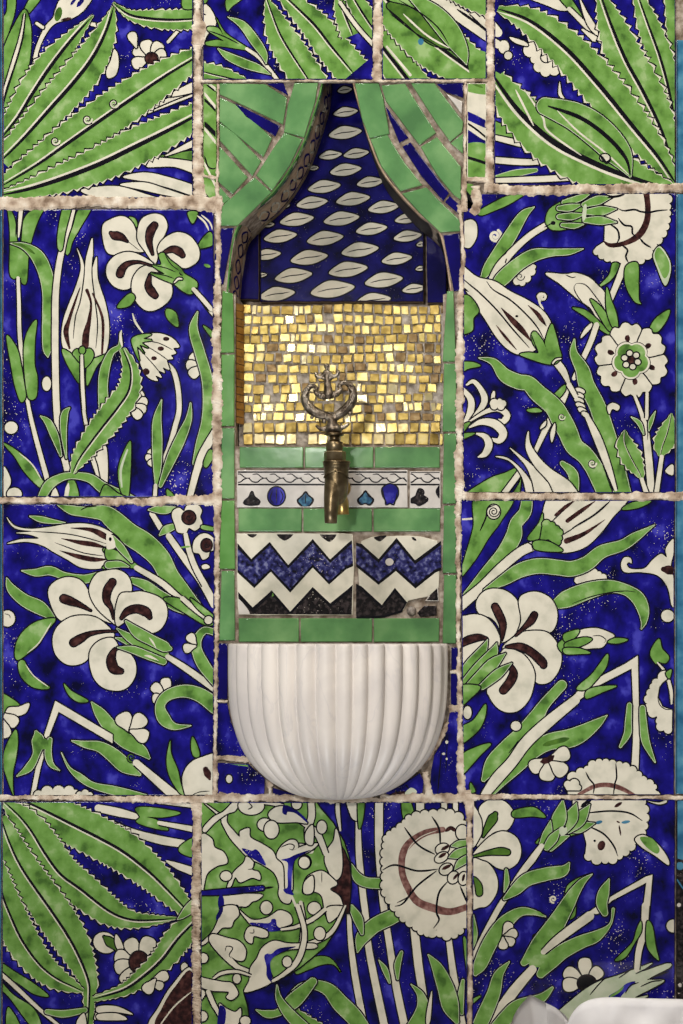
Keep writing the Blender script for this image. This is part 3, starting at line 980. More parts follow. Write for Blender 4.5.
ART['J'] = """
F 300 795 115
r W : 345,120,26 350,350,36 375,600,38 388,700,38 405,890,38 440,1080,42 505,1390,44
r W : 470,20,46 470,300,46 490,590,42 502,700,38 530,880,38 570,1130,42 625,1390,44
P W : 275,20 340,20 342,140 325,150 300,120
r W : 290,660,22 297,830,28 320,1030,36 345,1180,38 385,1390,38
P G : 605,20 650,30 675,125 618,145
P G : 345,30 382,30 372,150 350,195
R G : 305,410,10 340,487,56 400,520,62 500,525,66
F 370 909 115
r W : 258,60,46 290,350,48 322,545,40
r W : 463,140,32 490,350,38 520,550,48 550,720,48
P G : 555,170 580,200 600,300 590,420 570,330
R G : 552,425,20 540,520,38 545,620,20
F 300 909 115
R G : 342,255,10 370,170,78 440,100,88 540,50,88 630,10,66
R G : 305,-10,34 345,60,56 368,145,20
P G : -20,345 60,295 130,280 190,300 242,375 200,330 130,330 50,360 -20,385
R G : -60,520,30 0,470,50 80,450,56 170,480,78 240,560,100 320,640,100 380,720,86
R G : 468,303,6 505,360,34 532,435,16
R G : 603,257,20 580,330,38 580,415,14
T 34 10 0 : -60,600,60 20,660,70 120,720,70
F 370 909 115
R G : 245,448,8 300,510,44 312,600,78 265,710,100
P W : 368,487 358,660 335,680 340,600
R G : 347,272,10 400,350,66 450,470,98 480,580,98 515,668,30
F 370 795 115
r W : 298,20,46 298,120,46
r W : 440,30,32 442,110,32
r W : 508,30,28 508,110,28
S W : 90,320 92,280 100,240 130,222 160,202 200,178 212,147 250,130 300,118 350,112 400,108 450,104 500,115 550,150s 600,160s 600,790s 550,790 520,822 480,838 430,838 400,800s 390,800 350,838 330,805s 320,820 285,800 260,770 215,745 180,720 160,685 130,640 100,600 80,560 95,510 85,460 90,420 85,370
r M : 432,205,34 330,225,40 240,282,46 195,350,42 190,450,40 220,540,42 280,630,46 380,672,48 480,692,42 600,655,36
k W 5 : 400,210 300,250 230,320 215,420
k K 12 : 368,128 410,200 418,300
k K 12 : 205,192 285,295 385,352
k K 12 : 75,445 150,415 280,450 402,440
k K 12 : 395,450 280,540 200,640 150,660
k K 12 : 465,510 410,580 395,690 410,740 378,790
k K 12 : 535,540 580,645
k K 7 : 160,640 230,600 240,550
k R 24 : 450,215 480,195 510,215
E W : 430,320,40,30,-20
E W : 425,370,42,26,-30
E W : 452,440,40,30,-30
E W : 495,490,30,36,30
E W : 555,495,28,38,10
k R 20 : 425,325 470,300
k R 20 : 410,370 450,345
k R 20 : 430,440 480,415
k R 16 : 495,500 525,465
k R 16 : 550,510 560,470
E W : 548,222,36,44
R G : 485,302,8 530,292,44 610,282,36
R G : 470,370,8 520,350,54 610,320,44
R G : 503,442,6 540,400,44 610,360,36
F 0 0 683
Q G : 195,795 312,795 320,808 333,823 344,842 350,862 351,888 346,909 337,928 325,946 310,959 300,967 289,974 270,983 243,992 247,1006 252,1040 195,1040
F 300 795 115
Q R : 225,280 262,330 290,400 300,470 300,560 290,700 245,700 250,600 180,560 240,490 250,420
r W : 225,20,18 225,100,24 240,210,10
P W : 215,200 240,280 252,400 240,480 200,500 150,400 160,330 200,270
P W : 25,530 50,480 130,450 200,500 220,530 180,560 240,610 255,720 160,720 130,600 70,570 22,582
k K 5 : 130,455 130,520
r W : 62,10,34 70,120,38 45,220,34 65,330,36
r W : 70,190,22 110,240,34 155,350,28
r W : -40,120,24 40,185,18
P W : -40,290 60,298 85,320 0,335 -40,335
E W : 130,190,28,38
E W : 30,398,34,38
E W : 85,672,38,36
F 300 909 115
P W : 165,-10 265,-10 200,62 168,72
r W : 270,-20,10 200,120,22 120,180,24 -20,230,24
r W : 5,-40,22 22,100,30 10,230,30 -5,310,20
r W : 150,0,22 90,50,22 25,82,16
E W : 118,145,32,38
F 195 795 115
P W : 58,48 150,110 190,110 190,160 230,212 265,247 270,215 322,198 330,250 400,290 460,330 490,380 540,400 550,470 540,540 572,600 560,642 520,632 498,590 500,530 470,460 400,412 320,372 268,322 208,252 163,170 150,132
P W : 50,195 110,130 170,98 230,40 265,35 240,92 190,112 120,162 62,220
E W : 335,62,76,54
k K 8 : 320,45 340,70 315,85
r W : 410,45,14 470,50,22 530,65,14
P W : 438,110 480,73 540,68 600,100 668,165 600,160 500,162 452,142
p B : 530,60 590,80 650,130 668,165 600,110 550,100 545,118 520,105
E W : 605,55,28,28
E W : 415,175,42,36
E W : 455,205,42,52
P W : 35,245 100,258 117,310 172,340 192,400 130,422 70,472 45,580 30,480
P W : 487,365 510,308 560,268 602,272 612,312 570,332 650,300 730,288 683,332 600,372 580,430 578,562 540,560 530,420
k K 7 : 510,310 560,290 590,300 580,325 560,318
p B : 280,315 340,330 355,322 380,335 422,417 350,380 300,345
p B : 512,385 560,372 600,352 690,325 610,372 582,420 575,560 590,590 545,585 525,560 550,545 550,470 550,400
P W : 308,365 350,402 340,442 380,458 387,502 340,490 270,517 240,487 215,540 192,548 230,460 290,402
k K 6 : 315,440 345,435 350,400
E W : 185,480,32,28
P W : 165,602 390,588 375,620 340,632 320,652 300,662 260,662 240,700 165,700
k K 12 : 380,560 430,550 465,545
x B : 40,582,22 200,572,34 400,552,26
k B 34 : 155,590 160,700
O K : 250,665,26,1.2,6,0
E W : 425,668,34,38
E W : 650,400,32,34
P W : 700,480 650,520 650,582 700,572
r W : 575,600,14 610,683,16 620,720,16
P W : 700,180 660,220 660,280 700,290
F 195 909 115
P W : 30,210 100,140 140,60 160,-10 240,-20 262,30 230,70 215,105 165,110 130,142 60,205
k B 24 : 130,60 165,-10
P W : 268,8 340,62 430,50 500,8 562,28 577,80 530,102 450,122 350,102 305,60
p B : 328,80 440,82 455,60 480,60 490,100 525,122 440,132 370,110
r W : 515,120,12 600,105,18 700,60,24
P W : 298,150 330,103 422,125 432,160 400,168 350,160 340,202 308,187
k K 6 : 325,140 350,140 350,118
P W : 105,148 190,170 262,190 302,240 292,300 250,302 215,280 260,330 325,360 322,387 240,350 150,270 88,190
k K 7 : 180,250 190,220 225,230 205,270 215,290
P W : 468,188 560,203 710,205 710,232 570,237 480,267 440,292 430,340 455,432 300,492 325,420 330,350 370,290 400,230
p B : 600,222 500,232 455,265 430,262 412,282 425,340 428,400 462,437 455,380 450,310 500,262
r W : 610,-20,26 650,120,26 640,230,30 600,320,30 530,385,22 465,425,16
E W : 548,312,26,30
E W : 250,412,22,28
r W : 110,412,10 160,380,18 250,370,16 335,395,8
P W : 10,395 60,410 160,430 222,440 257,500 220,537 188,522 200,490 100,482 20,450
E W : 50,290,28,28
E W : 45,635,30,30
r W : 80,490,26 110,560,26 155,640,20
P W : 148,560 190,590 240,610 272,588 272,640 240,700 170,700 150,600
p B : 148,575 185,600 172,700 135,700
E W : 300,662,30,26
P W : 10,490 50,480 60,510 20,550
R G : 365,598,8 430,622,46 500,610,46 590,540,90 700,430,50
R G : 488,450,8 500,530,38 560,620,66 660,720,76
"""
ART['K'] = """
F 465 795 115
P W : 10,40 70,90 102,160 97,240 50,312 10,345
P W : 83,90 110,48 170,22 242,43 288,100 288,150 250,207 180,217 120,262 70,305 105,230 105,150
P W : 40,372 120,270 200,220 260,223 312,260 333,330 312,402 250,442 190,432 130,392
P W : 10,395 110,393 160,430 192,500 187,580 140,652 90,667 10,662
R D : 180,113,22 165,140,50 130,200,30 108,248,6
R D : 252,340,32 210,335,40 130,345,22 45,367,6
R D : 85,582,34 80,540,36 60,500,18 40,490,8
P G : 288,95 380,73 430,83 478,132 400,127 293,132
S W : 715,350 752,380 812,385 852,390 902,375 932,350 972,325 1002,285 1032,250 1062,205 1067,160 1072,110 1062,60 1042,20s 640,20s 640,60s 712,130s 742,160s 702,210s 722,290s
k K 11 : 715,108 860,95 975,107 1052,152
k K 11 : 732,185 822,230 882,300 907,362
k K 20 : 690,70 720,45 750,30
k R 20 : 890,70 930,45
e T : 795,162,22,10,-15 955,160,26,9,-10
k R 10 : 900,155 920,165
k R 10 : 915,180 925,240
e R : 810,300,22,30,20
e K : 770,272,8,7
P G : 420,282 470,235 520,200 600,150 690,140 700,215 610,248 560,292 500,335 470,310 450,290
R G : 600,190,50 680,190,70 770,168,6
R G : 610,200,60 680,140,80 742,56,6
R G : 580,200,70 630,130,84 662,46,6
R G : 530,220,60 562,130,84 582,26,6
R G : 455,290,30 490,230,56 508,152,6
R G : 510,320,30 560,268,46 618,242,6
R G : 485,310,40 525,255,54 566,198,6
p L : 560,195 600,188 604,225 570,240
e K : 592,187,8,8
r W : 455,302,30 400,380,40 330,470,34 260,580,34 190,690,32 100,860,32 30,1010,36
R G : 617,405,14 580,450,66 480,470,78 370,502,78 300,562,66 235,615,20
O W : 525,618,22,1.2,11,90
R G : 245,445,18 247,520,32 233,575,8
P W : 1010,262 1062,238 1142,290 1202,370 1206,415 1132,362 1050,310
p G : 1040,250 1110,258 1155,320 1135,348 1070,302
P W : 1085,35 1150,45 1195,30 1195,45 1150,55
Q W : 1113,473 1092,730 1050,730 1077,520 872,627 790,705 720,705 872,600 1012,520 1072,485
P G : 750,468 692,500 662,600 650,720 590,720 600,560 660,500
R G : 855,500,10 827,570,62 812,640,66 830,700,40
F 465 909 115
R G : 478,45,8 400,18,36 320,20,56 230,90,88 150,200,88 90,330,78 62,385,26
r G : 370,25,6 430,20,16 470,42,4
Y W : 225,165,-62,95,54 225,165,-18,88,54 225,165,32,78,50 225,165,88,72,52
E W : 420,165,14,14
R G : 880,0,20 862,90,16 780,160,66 690,195,78 580,252,88 510,312,88 450,385,50
R G : 350,318,40 440,225,112 510,135,118 560,55,100 610,-30,84 650,-100,64 700,-165,38 755,-208,6
p G : 440,250 500,230 500,330 430,345 380,330
r W : 740,40,54 560,172,48 465,255,30
r W : 400,358,50 280,500,62 130,720,62
R G : 263,312,8 200,390,56 170,500,78 110,640,88 70,720,76
R G : 518,468,18 450,530,56 320,580,88 250,640,88 170,720,66
R G : 88,518,8 55,540,20 40,560,10
R G : 45,40,20 57,150,36 45,235,10
F 568 909 115
Y W : 110,440,-95,150,76 110,440,-45,120,74 110,440,-150,150,80 110,440,-185,140,80
E R : 112,440,54,46
E K : 112,440,44,36
P L : -120,680 20,540 160,440 300,392 400,355 500,320 440,370 590,322 605,345 480,415 570,428 400,522 475,515 350,580 0,720
p B : 240,520 300,480 350,440 400,432 330,500 300,530
k K 8 : 130,510 180,450 230,400
k K 8 : 300,410 350,375 380,350
k K 8 : 340,500 370,455 420,435
k K 8 : 430,460 500,430 560,425
k K 8 : 470,420 540,390 600,370
k K 8 : 400,385 470,350 500,325
k G 14 : 250,520 300,490 330,460
r W : 460,-20,44 450,130,38 420,250,36 408,360,30
P G : 432,72 408,120 380,200 280,302 340,285 400,192 435,130
P G : 468,78 500,100 522,230 537,303 470,222
E W : 625,100,40,38
"""
# the narrow painted slivers beside the niche
ART['sl1'] = """
F 195 70 150
p G : 20,20 110,20 110,700 20,700
k K 12 : 30,125 60,150 110,200
k K 20 : 35,235 60,260 110,310
k W 12 : 30,90 110,190
k W 12 : 30,250 110,350
k W 10 : 30,400 110,560
k K 7 : 30,380 45,400 60,440 85,450 100,440
k K 22 : 35,560 75,610
p W : 40,60 95,95 90,75 50,55
k K 8 : 45,60 95,100
"""
ART['sl2'] = """
F 340 70 150
p G : 560,40 680,40 680,110 560,90
k D 10 : 600,60 650,80
p W : 560,150 680,205 680,320 560,260
p B : 570,185 680,240 680,270 560,215
k K 9 : 560,230 620,270 680,320
p B : 560,265 640,310 680,335 680,360 620,340 560,340
p G : 560,350 680,350 680,520 560,520
k W 8 : 560,390 680,430
k K 14 : 560,392 620,410 680,430
"""
# ================================================================ setting: the wall with its arched recess
LEFT_ARCH = [(322.5, 50), (322, 66), (321, 82), (316, 102), (304, 138), (290, 166), (271, 192), (236, 227), (226, 291)]
RIGHT_ARCH = [(353, 50), (353.4, 66), (354, 82), (362, 112), (370, 139), (382, 168), (400, 192), (420, 213), (441, 233), (452, 291)]
def wall():
    bm = bmesh.new()
    outer = [(-260, -420), (1000, -420), (1000, 1420), (-260, 1420)]
    hole = LEFT_ARCH[::-1] + RIGHT_ARCH + [(443, 294), (443, 446), (235, 446), (235, 294)]
    yf, yb, yw = 0.0036, 0.088, 0.14
    tri = tessellate_polygon([[Vector((x, y, 0)) for x, y in outer], [Vector((x, y, 0)) for x, y in hole]])
    allp = outer + hole
    vf = [bm.verts.new(flat(x, y, yf)) for x, y in allp]
    for t in tri: bm.faces.new([vf[i] for i in t])
    vb = [bm.verts.new(flat(x, y, yb)) for x, y in hole]
    n = len(hole)
    for i in range(n): bm.faces.new((vf[4 + i], vf[4 + (i + 1) % n], vb[(i + 1) % n], vb[i]))
    vo = [bm.verts.new(flat(x, y, yw)) for x, y in outer]
    for i in range(4): bm.faces.new((vf[i], vf[(i + 1) % 4], vo[(i + 1) % 4], vo[i]))
    bm.faces.new(vo)
    rec = [bm.verts.new(flat(x, y, 0.101)) for x, y in [(190, 30), (490, 30), (490, 470), (190, 470)]]
    bm.faces.new(rec)
    bmesh.ops.recalc_face_normals(bm, faces=bm.faces[:])
    o = link('wall_back', bm, M['grey']); tag(o, kind='structure')
wall()
# ---- ragged mortar joints, squeezed out between the big tiles
rng = random.Random(11)
def joint(bm, pts, y_edge=-0.00025, y_mid=-0.0013, rag=1.1):
    s = catmull(pts, step=1.3)
    nn = normals([(a[0], a[1]) for a in s])
    rows = []; l = r = 0.0
    for (x, y, w), n in zip(s, nn):
        rg_ = rag * min(1.0, 0.35 + w / 12); l = l * 0.7 + rng.gauss(0, rg_ * 0.7); r = r * 0.7 + rng.gauss(0, rg_ * 0.7)
        hl, hr = w / 2 + l, w / 2 + r
        hl = max(0.5, hl); hr = max(0.5, hr)
        j = rng.uniform(-0.0003, 0.0002)
        row = []
        for u, yy in ((hl, 0.003), (hl, y_edge), (hl * 0.62, y_mid + j), (0, y_mid + rng.uniform(-0.0003, 0.0003)), (-hr * 0.62, y_mid + rng.uniform(-0.0003, 0.0003)), (-hr, y_edge), (-hr, 0.003)):
            row.append(bm.verts.new(flat(x + n[0] * u, y + n[1] * u, yy)))
        rows.append(row)
    for a, b in zip(rows, rows[1:]):
        for i in range(6): bm.faces.new((a[i], a[i + 1], b[i + 1], b[i]))
def grout():
    bm = bmesh.new()
    J = [
        [(198, -40, 8), (198, 12, 8), (199, 28, 14), (198, 42, 11), (198, 60, 6), (197.5, 100, 9), (198, 150, 10), (199, 206, 12)],
        [(-30, 203, 12), (20, 204, 13), (80, 202, 12), (140, 203, 11), (190, 203, 14), (222, 206, 14)],
        [(218, 196, 8), (218.5, 240, 5), (217, 300, 7), (217, 360, 9), (217, 420, 10), (217.5, 500, 9)],
        [(217.5, 495, 8), (217, 560, 5), (216.5, 640, 4), (215.5, 720, 4), (214.5, 798, 5)],
        [(-30, 499.5, 7), (60, 501, 6), (130, 502, 8), (180, 500, 8), (222, 500, 12)],
        [(-30, 798, 4), (60, 797.5, 5), (120, 799, 6), (170, 800, 8), (214, 799.5, 8)],
        [(197, 796, 12), (196.5, 850, 8), (196, 920, 9), (197, 1000, 8), (197, 1070, 8)],
        [(205, 798, 9), (260, 798.5, 7), (340, 799, 6), (400, 799.5, 5), (470, 799, 8)],
        [(467, 790, 12), (469.5, 815, 7), (469.8, 880, 5), (470, 960, 4), (470, 1070, 4)],
        [(460.5, 292, 6), (460, 360, 7), (459.5, 440, 8), (459, 497, 9)],
        [(458.5, 495, 7), (458.5, 560, 5), (458.5, 650, 4), (460, 720, 6), (462, 798, 8)],
        [(484, 188, 9), (530, 190, 10), (600, 189, 9), (640, 188, 10), (720, 188, 8)],
        [(490.5, -40, 7), (490.5, 40, 8), (490, 110, 7), (489.5, 190, 8)],
        [(377.5, -40, 8), (378, 25, 9), (377, 82, 9)],
        [(200, 81.2, 2.4), (300, 81.2, 2.0), (400, 81, 2.4), (492, 80, 4)],
        [(455, 496, 8), (520, 496.5, 7), (600, 496.5, 7), (720, 496.5, 8)],
        [(462, 797, 7), (520, 796.5, 4), (600, 797.5, 3.4), (720, 797.5, 3.4)],
        [(465.5, 82, 2.6), (465, 150, 3), (464, 212, 6)],
        [(466, 180, 4), (478, 180, 5), (490, 181, 7)],
        [(476, 186, 10), (477, 205, 9), (472, 214, 7)],
        [(218, 84, 2.4), (218, 150, 2.6), (217, 208, 4)],
        [(203, 176, 3), (217, 178, 3)],
        [(459.5, 205, 5), (463, 250, 4), (461, 296, 5)],
        [(218, 286, 5), (217, 300, 6)],
        [(219, 794, 4), (235, 796, 4), (275, 796, 5)],
        [(269, 766, 4), (270, 780, 5), (269, 796, 5)],
        [(217, 758, 4), (240, 759, 5), (252, 762, 5), (262, 770, 4)],
        [(425, 772, 6), (427, 785, 6), (430, 797, 7)],
        [(380, 797, 5), (420, 797.5, 6), (462, 797, 6)],
        [(448, 722, 3), (440, 738, 6), (428, 756, 8), (415, 770, 6)],
        [(449, 709, 6), (456, 708, 5), (461, 710, 5)],
        [(450, 671.5, 3), (459, 671.5, 3)],
        [(217, 701, 3), (228, 701, 3)],
    ]
    for j in J: joint(bm, j, rag=0.85)
    bmesh.ops.recalc_face_normals(bm, faces=bm.faces[:])
    tag(link('trim_1', bm, M['grout']), kind='structure')
grout()
# ================================================================ the big painted tiles
def A_(k):
    a = Art(); a.draw(ART[k]); return a
BIG = [
    ('A', [(3, -45), (193, -45), (193, 198), (3, 199)], 'painted tile, top left, saw-toothed green leaves fanning out beside a small white daisy'),
    ('B', [(203, -45), (373, -45), (373, 79.6), (203, 79.6)], 'painted tile over the left half of the arch, serrated leaves and white bud on blue'),
    ('C', [(382, -45), (486.5, -45), (486.5, 79.4), (382, 79.4)], 'narrow painted tile over the right half of the arch, nearly all green leaves'),
    ('D', [(494.5, -45), (675.5, -45), (675.5, 185), (494.5, 185)], 'painted tile, top right, saw-toothed green leaves spreading from its lower right corner'),
    ('E', [(3, 209), (213.5, 209), (213.5, 497), (3, 497)], 'painted tile left of the gold mosaic, white tulip, spotted bud and five-petalled flower'),
    ('F', [(463.5, 194), (676, 193), (675, 493), (463, 493)], 'painted tile right of the gold mosaic, big striped bud, carnation and round rosette'),
    ('G', [(3, 504), (214.5, 504), (213.5, 795.5), (3, 796)], 'painted tile left of the marble basin, long white tulip above a large five-petalled flower'),
    ('H', [(461, 500), (674.5, 500), (674, 795), (463, 795)], 'painted tile right of the marble basin, large white flower and a bent white stem'),
    ('I', [(2, 801.5), (193, 802), (192.5, 1070), (2, 1070)], 'painted tile, bottom left, drooping saw-toothed leaves and dark-centred white daisy'),
    ('J', [(201, 802), (467, 802), (467.5, 1070), (201, 1070)], 'painted tile directly below the basin, green arabesque disc and a scalloped white carnation'),
    ('K', [(472.5, 799.5), (675, 799.5), (674.5, 1070), (472.5, 1070)], 'painted tile, bottom right, white flower on its left edge and paper bundle before it'),
]
for k, outline, label in BIG:
    tile('painted_tile', outline, 'B', A_(k), label, 'tile', 'large painted floral tiles')
tile('tile_sliver', [(203.5, 84), (216.5, 84), (216.5, 205), (203.5, 205)], 'G', A_('sl1'), 'narrow sliver of leafy painted tile left of the green spandrel tiles', 'tile', bev=0.0006)
tile('tile_sliver', [(467, 83), (486.5, 83), (486.5, 178), (467, 178)], 'W', A_('sl2'), 'narrow striped sliver of painted tile right of the green spandrel tiles', 'tile', bev=0.0006)
a = Art(); a.draw("F 340 70 150\nk K 18 : 560,540 590,580 640,640")
tile('tile_sliver', [(464.5, 183), (472, 184), (478, 190), (477, 206), (465, 211)], 'G', a, 'small green tile scrap with a black line, right of the arch foot', 'tile', bev=0.0006)
# turquoise border along both sides
def border(x0, x1, y0, y1, label):
    a = Art(); a.draw("q K : %g,%g %g,%g %g,%g %g,%g" % ((x0, y0, x0 + 1.6, y0, x0 + 1.6, y1, x0, y1) if x0 > 300 else (x1 - 1.6, y0, x1, y0, x1, y1, x1 - 1.6, y1)))
    tile('border_tile', [(x0, y0), (x1, y0), (x1, y1), (x0, y1)], 'T', a, label, 'tile', 'turquoise border tiles', bev=0.0008)
border(676.5, 730, 194, 493, 'turquoise border tile beside the carnation and rosette tile')
border(675.5, 730, 500, 794, 'turquoise border tile beside the bent-stem tile right of basin')
border(676.5, 730, 40, 185, 'turquoise border tile beside the top right leaf tile')
a = Art(); a.draw("q T : 676,800 730,800 730,856 690,862 676,858\nq K : 675,799 677.5,799 677.5,1070 675,1070\ne T : 680,866,4,4\ne V : 679,905,2,2 680,985,1.6,2\nk T 1.5 : 676,878 684,890")
tile('border_tile', [(676, 799.5), (730, 799.5), (730, 1070), (676, 1070)], 'J', a, 'dark border tile with turquoise top, beside the bottom right tile', 'tile', 'turquoise border tiles', bev=0.0008)
border(-45, 1.8, -45, 199, 'turquoise border tile at the left edge, beside the top left leaf tile')
border(-45, 1.8, 209, 497, 'turquoise border tile at the left edge, beside the spotted bud tile')
border(-45, 1.8, 504, 796, 'turquoise border tile at the left edge, beside the long tulip tile')
border(-45, 1, 802, 1070, 'turquoise border tile at the left edge, beside the drooping leaf tile')
# ================================================================ small plain glazed tiles round the niche
def zoomed(ox, oy, w, pts): return [(ox + x * w / 683.0, oy + y * w / 683.0) for x, y in pts]
def glazed(pts, m, label, group, yf=0.0, name='glazed_tile', jit=0.12, bev=0.0010, place=None, th=0.009):
    tile(name, expand(pts, 0.7) if group in (gl, gb) else pts, m, None, label, 'tile', group, yf, th, bev, place, jit)
def rect(x0, y0, x1, y1): return [(x0, y0), (x1, y0), (x1, y1), (x0, y1)]
gl = 'green glazed tiles of the arch'
gb = 'deep blue filler tiles of the arch'
Z1 = (195, 70, 150); Z2 = (340, 70, 150); Z3 = (195, 190, 150); Z4 = (340, 190, 150)
glazed(zoomed(*Z1, [(455, 60), (556, 60), (545, 140), (495, 303), (408, 280), (425, 160)]), 'jade', 'green arch tile at the top left, bordering the niche tip', gl)
glazed(zoomed(*Z1, [(408, 288), (484, 316), (430, 430), (350, 545), (282, 478), (350, 370)]), 'jade', 'green arch tile, second down the left curve of the arch', gl)
glazed(zoomed(*Z1, [(270, 492), (344, 556), (192, 706), (104, 706), (104, 640)]), 'jade', 'green arch tile at the foot of the left curve', gl)
glazed(zoomed(*Z1, [(112, 62), (318, 66), (416, 128), (398, 243), (240, 168), (115, 108)]), 'jade', 'green ray tile, uppermost left of the arch', gl)
glazed(zoomed(*Z1, [(116, 128), (180, 158), (348, 310), (310, 392), (112, 230)]), 'jade', 'green ray tile left of the arch, just below the blue wedge', gl)
glazed(zoomed(*Z1, [(113, 244), (180, 292), (298, 414), (260, 478), (116, 320)]), 'jade', 'green ray tile left of the arch, third from the top', gl)
glazed(zoomed(*Z1, [(113, 350), (236, 488), (170, 562), (106, 505)]), 'jade', 'green ray tile left of the arch, second from the bottom', gl)
glazed(zoomed(*Z1, [(106, 528), (158, 586), (98, 626)]), 'jade', 'tiny green triangle tile, lowest ray left of the arch', gl)
glazed(zoomed(*Z2, [(72, 62), (174, 62), (194, 130), (222, 288), (136, 308), (102, 220)]), 'jade', 'green arch tile at the top right, bordering the niche tip', gl)
glazed(zoomed(*Z2, [(142, 316), (214, 297), (290, 420), (370, 522), (276, 548), (192, 440)]), 'jade', 'green arch tile, second down the right curve of the arch', gl)
glazed(zoomed(*Z4, [(288, 17), (392, -10), (480, 80), (548, 142), (543, 184), (458, 190), (362, 100)]), 'jade', 'green arch tile at the foot of the right curve', gl)
glazed(zoomed(*Z2, [(192, 72), (294, 64), (434, 284), (362, 338), (212, 140)]), 'jade', 'green ray tile right of the arch, next to its top arch tile', gl)
glazed(zoomed(*Z2, [(328, 62), (428, 62), (558, 236), (553, 280), (502, 322), (442, 240)]), 'jade', 'green ray tile, uppermost right of the arch', gl)
glazed(zoomed(*Z2, [(372, 350), (440, 308), (548, 440), (548, 586), (520, 568), (440, 470)]), 'jade', 'green ray tile right of the arch, above the long blue sliver', gl)
glazed(zoomed(*Z2, [(508, 332), (558, 292), (558, 376)]), 'jade', 'tiny green triangle tile at the right edge of the right spandrel', gl)
gb = 'deep blue filler tiles of the arch'
glazed(zoomed(*Z1, [(330, 62), (400, 60), (422, 112)]), 'navy', 'small deep blue triangle tile at the top of the left spandrel', gb)
glazed(zoomed(*Z1, [(184, 152), (384, 256), (364, 298), (232, 214)]), 'navy', 'deep blue wedge tile between two green rays, left of the arch', gb)
glazed(zoomed(*Z2, [(208, 164), (308, 308), (272, 328), (228, 222)]), 'navy', 'deep blue wedge tile, right of the arch, above the long sliver', gb)
glazed(zoomed(*Z2, [(288, 350), (320, 332), (493, 560), (470, 592), (372, 480)]), 'navy', 'long deep blue sliver tile right of the arch', gb)
glazed(zoomed(*Z2, [(482, 600), (500, 577), (548, 622), (548, 660)]), 'navy', 'small deep blue chip below the long sliver, right of the arch', gb)
glazed(zoomed(*Z2, [(443, 64), (558, 60), (558, 122), (484, 98)]), 'navy', 'deep blue tile in the upper corner of the right spandrel', gb)
glazed(zoomed(*Z2, [(484, 106), (558, 142), (553, 198)]), 'V', 'small white triangle tile in the upper right spandrel', None)
gf = 'deep blue tiles at the arch feet'
glazed(zoomed(*Z3, [(96, 176), (176, 172), (128, 430), (82, 424)]), 'navy', 'deep blue tile below the left foot of the arch', gf)
glazed(zoomed(*Z4, [(470, 206), (545, 196), (555, 458), (518, 462)]), 'navy', 'deep blue tile below the right foot of the arch', gf)
gs = 'green tiles of the side strips'
ord5 = ['topmost', 'second', 'third', 'fourth', 'lowest']
for i, (y0, y1) in enumerate([(290.5, 352.5), (354.5, 426), (428, 498.5), (500.5, 569), (571, 640.5)]):
    glazed([(221.5 if i else 222.5, y0), (233 if not i else 234.4, y0 + (3 if not i else 0)), (234.4 if i < 3 else 235, y1), (220.5 if i < 3 else 219, y1)], 'jade2' if i in (0, 1, 3) else 'jade', ord5[i] + ' green tile in the vertical strip left of the mosaic and chevrons', gs)
for i, (y0, y1) in enumerate([(291, 361.5), (363.5, 431.5), (433.5, 503.5), (505.5, 573), (575, 643.5)]):
    glazed([(444 if i else 447, y0), (456.5 if i else 453.5, y0), (456, y1), (442.5, y1)], 'jade', ord5[i] + ' green tile in the vertical strip right of the mosaic and chevrons', gs)
gr = 'green tiles of the horizontal rows'
for (y0, y1, xs, nm) in [(446.8, 467.6, (238.5, 304, 374, 440.5), 'row just under the gold mosaic'), (508.4, 531.5, (237.5, 302.3, 372.6, 441), 'row between patterned band and chevrons'), (618.2, 642, (237.5, 299.5, 372.8, 440), 'row along the basin rim')]:
    for i, w in enumerate(('left', 'middle', 'right')):
        glazed(rect(xs[i] + 0.8, y0, xs[i + 1] - 0.8, y1), 'jade', '%s green tile of the %s' % (w, nm), gr, 0.0012)
gc = 'deep blue tiles round the basin'
glazed(rect(216.2, 643.5, 227.5, 699.5), 'navy', 'plain deep blue tile against the upper left side of the basin', gc)
glazed(rect(451.3, 647.5, 457.8, 670), 'navy', 'small deep blue tile at the right end of the basin rim', gc)
glazed(rect(450.8, 673, 458, 706), 'navy', 'deep blue tile below the small one, right side of basin', gc)
a = Art(); a.draw("F 205 640 140\nP Y : 158,505 178,530 182,550 160,572\np T : 175,560 200,560 195,580 165,580\ne J : 100,340,8,6 130,420,8,6")
tile('glazed_tile', [(216.5, 703), (227, 703), (231, 722), (239, 742), (247, 757), (216.5, 757)], 'B', a, 'blue speckled tile fragment with yellow mark, left of the basin', 'tile', gc, bev=0.0008)
a = Art(); a.draw("F 205 720 135\np G : 60,212 180,205 225,235 120,222\nE W : 122,298,15,20")
tile('glazed_tile', [(217, 762.5), (248, 764), (265, 779), (264, 795), (218, 795)], 'B', a, 'blue fragment with one white spot, under the basin at left', 'tile', gc, bev=0.0008)
tile('glazed_tile', [(273, 788), (292, 793), (299, 796), (273, 797)], 'navy', None, 'tiny dark blue fragment under the lower left of the basin', 'tile', gc, bev=0.0006)
a = Art(); a.draw("F 335 720 140\nk K 8 : 490,180 470,360\nk K 6 : 520,150 500,365\nk K 5 : 550,60 540,260\ne W : 545,108,7,8 530,165,8,6 545,190,5,6")
tile('glazed_tile', [(458.8, 711), (457.5, 795), (430, 794.5), (431, 772), (434, 755), (445, 737), (450, 712)], 'B', a, 'large blue brushed fragment, lower right of the basin', 'tile', gc, bev=0.0008)
a = Art(); a.draw("F 335 720 140\np R : 230,380 300,350 350,352 365,390 230,392\np L : 340,360 370,330 400,350 370,372\nk K 7 : 290,340 310,360\nk K 7 : 340,310 360,335")
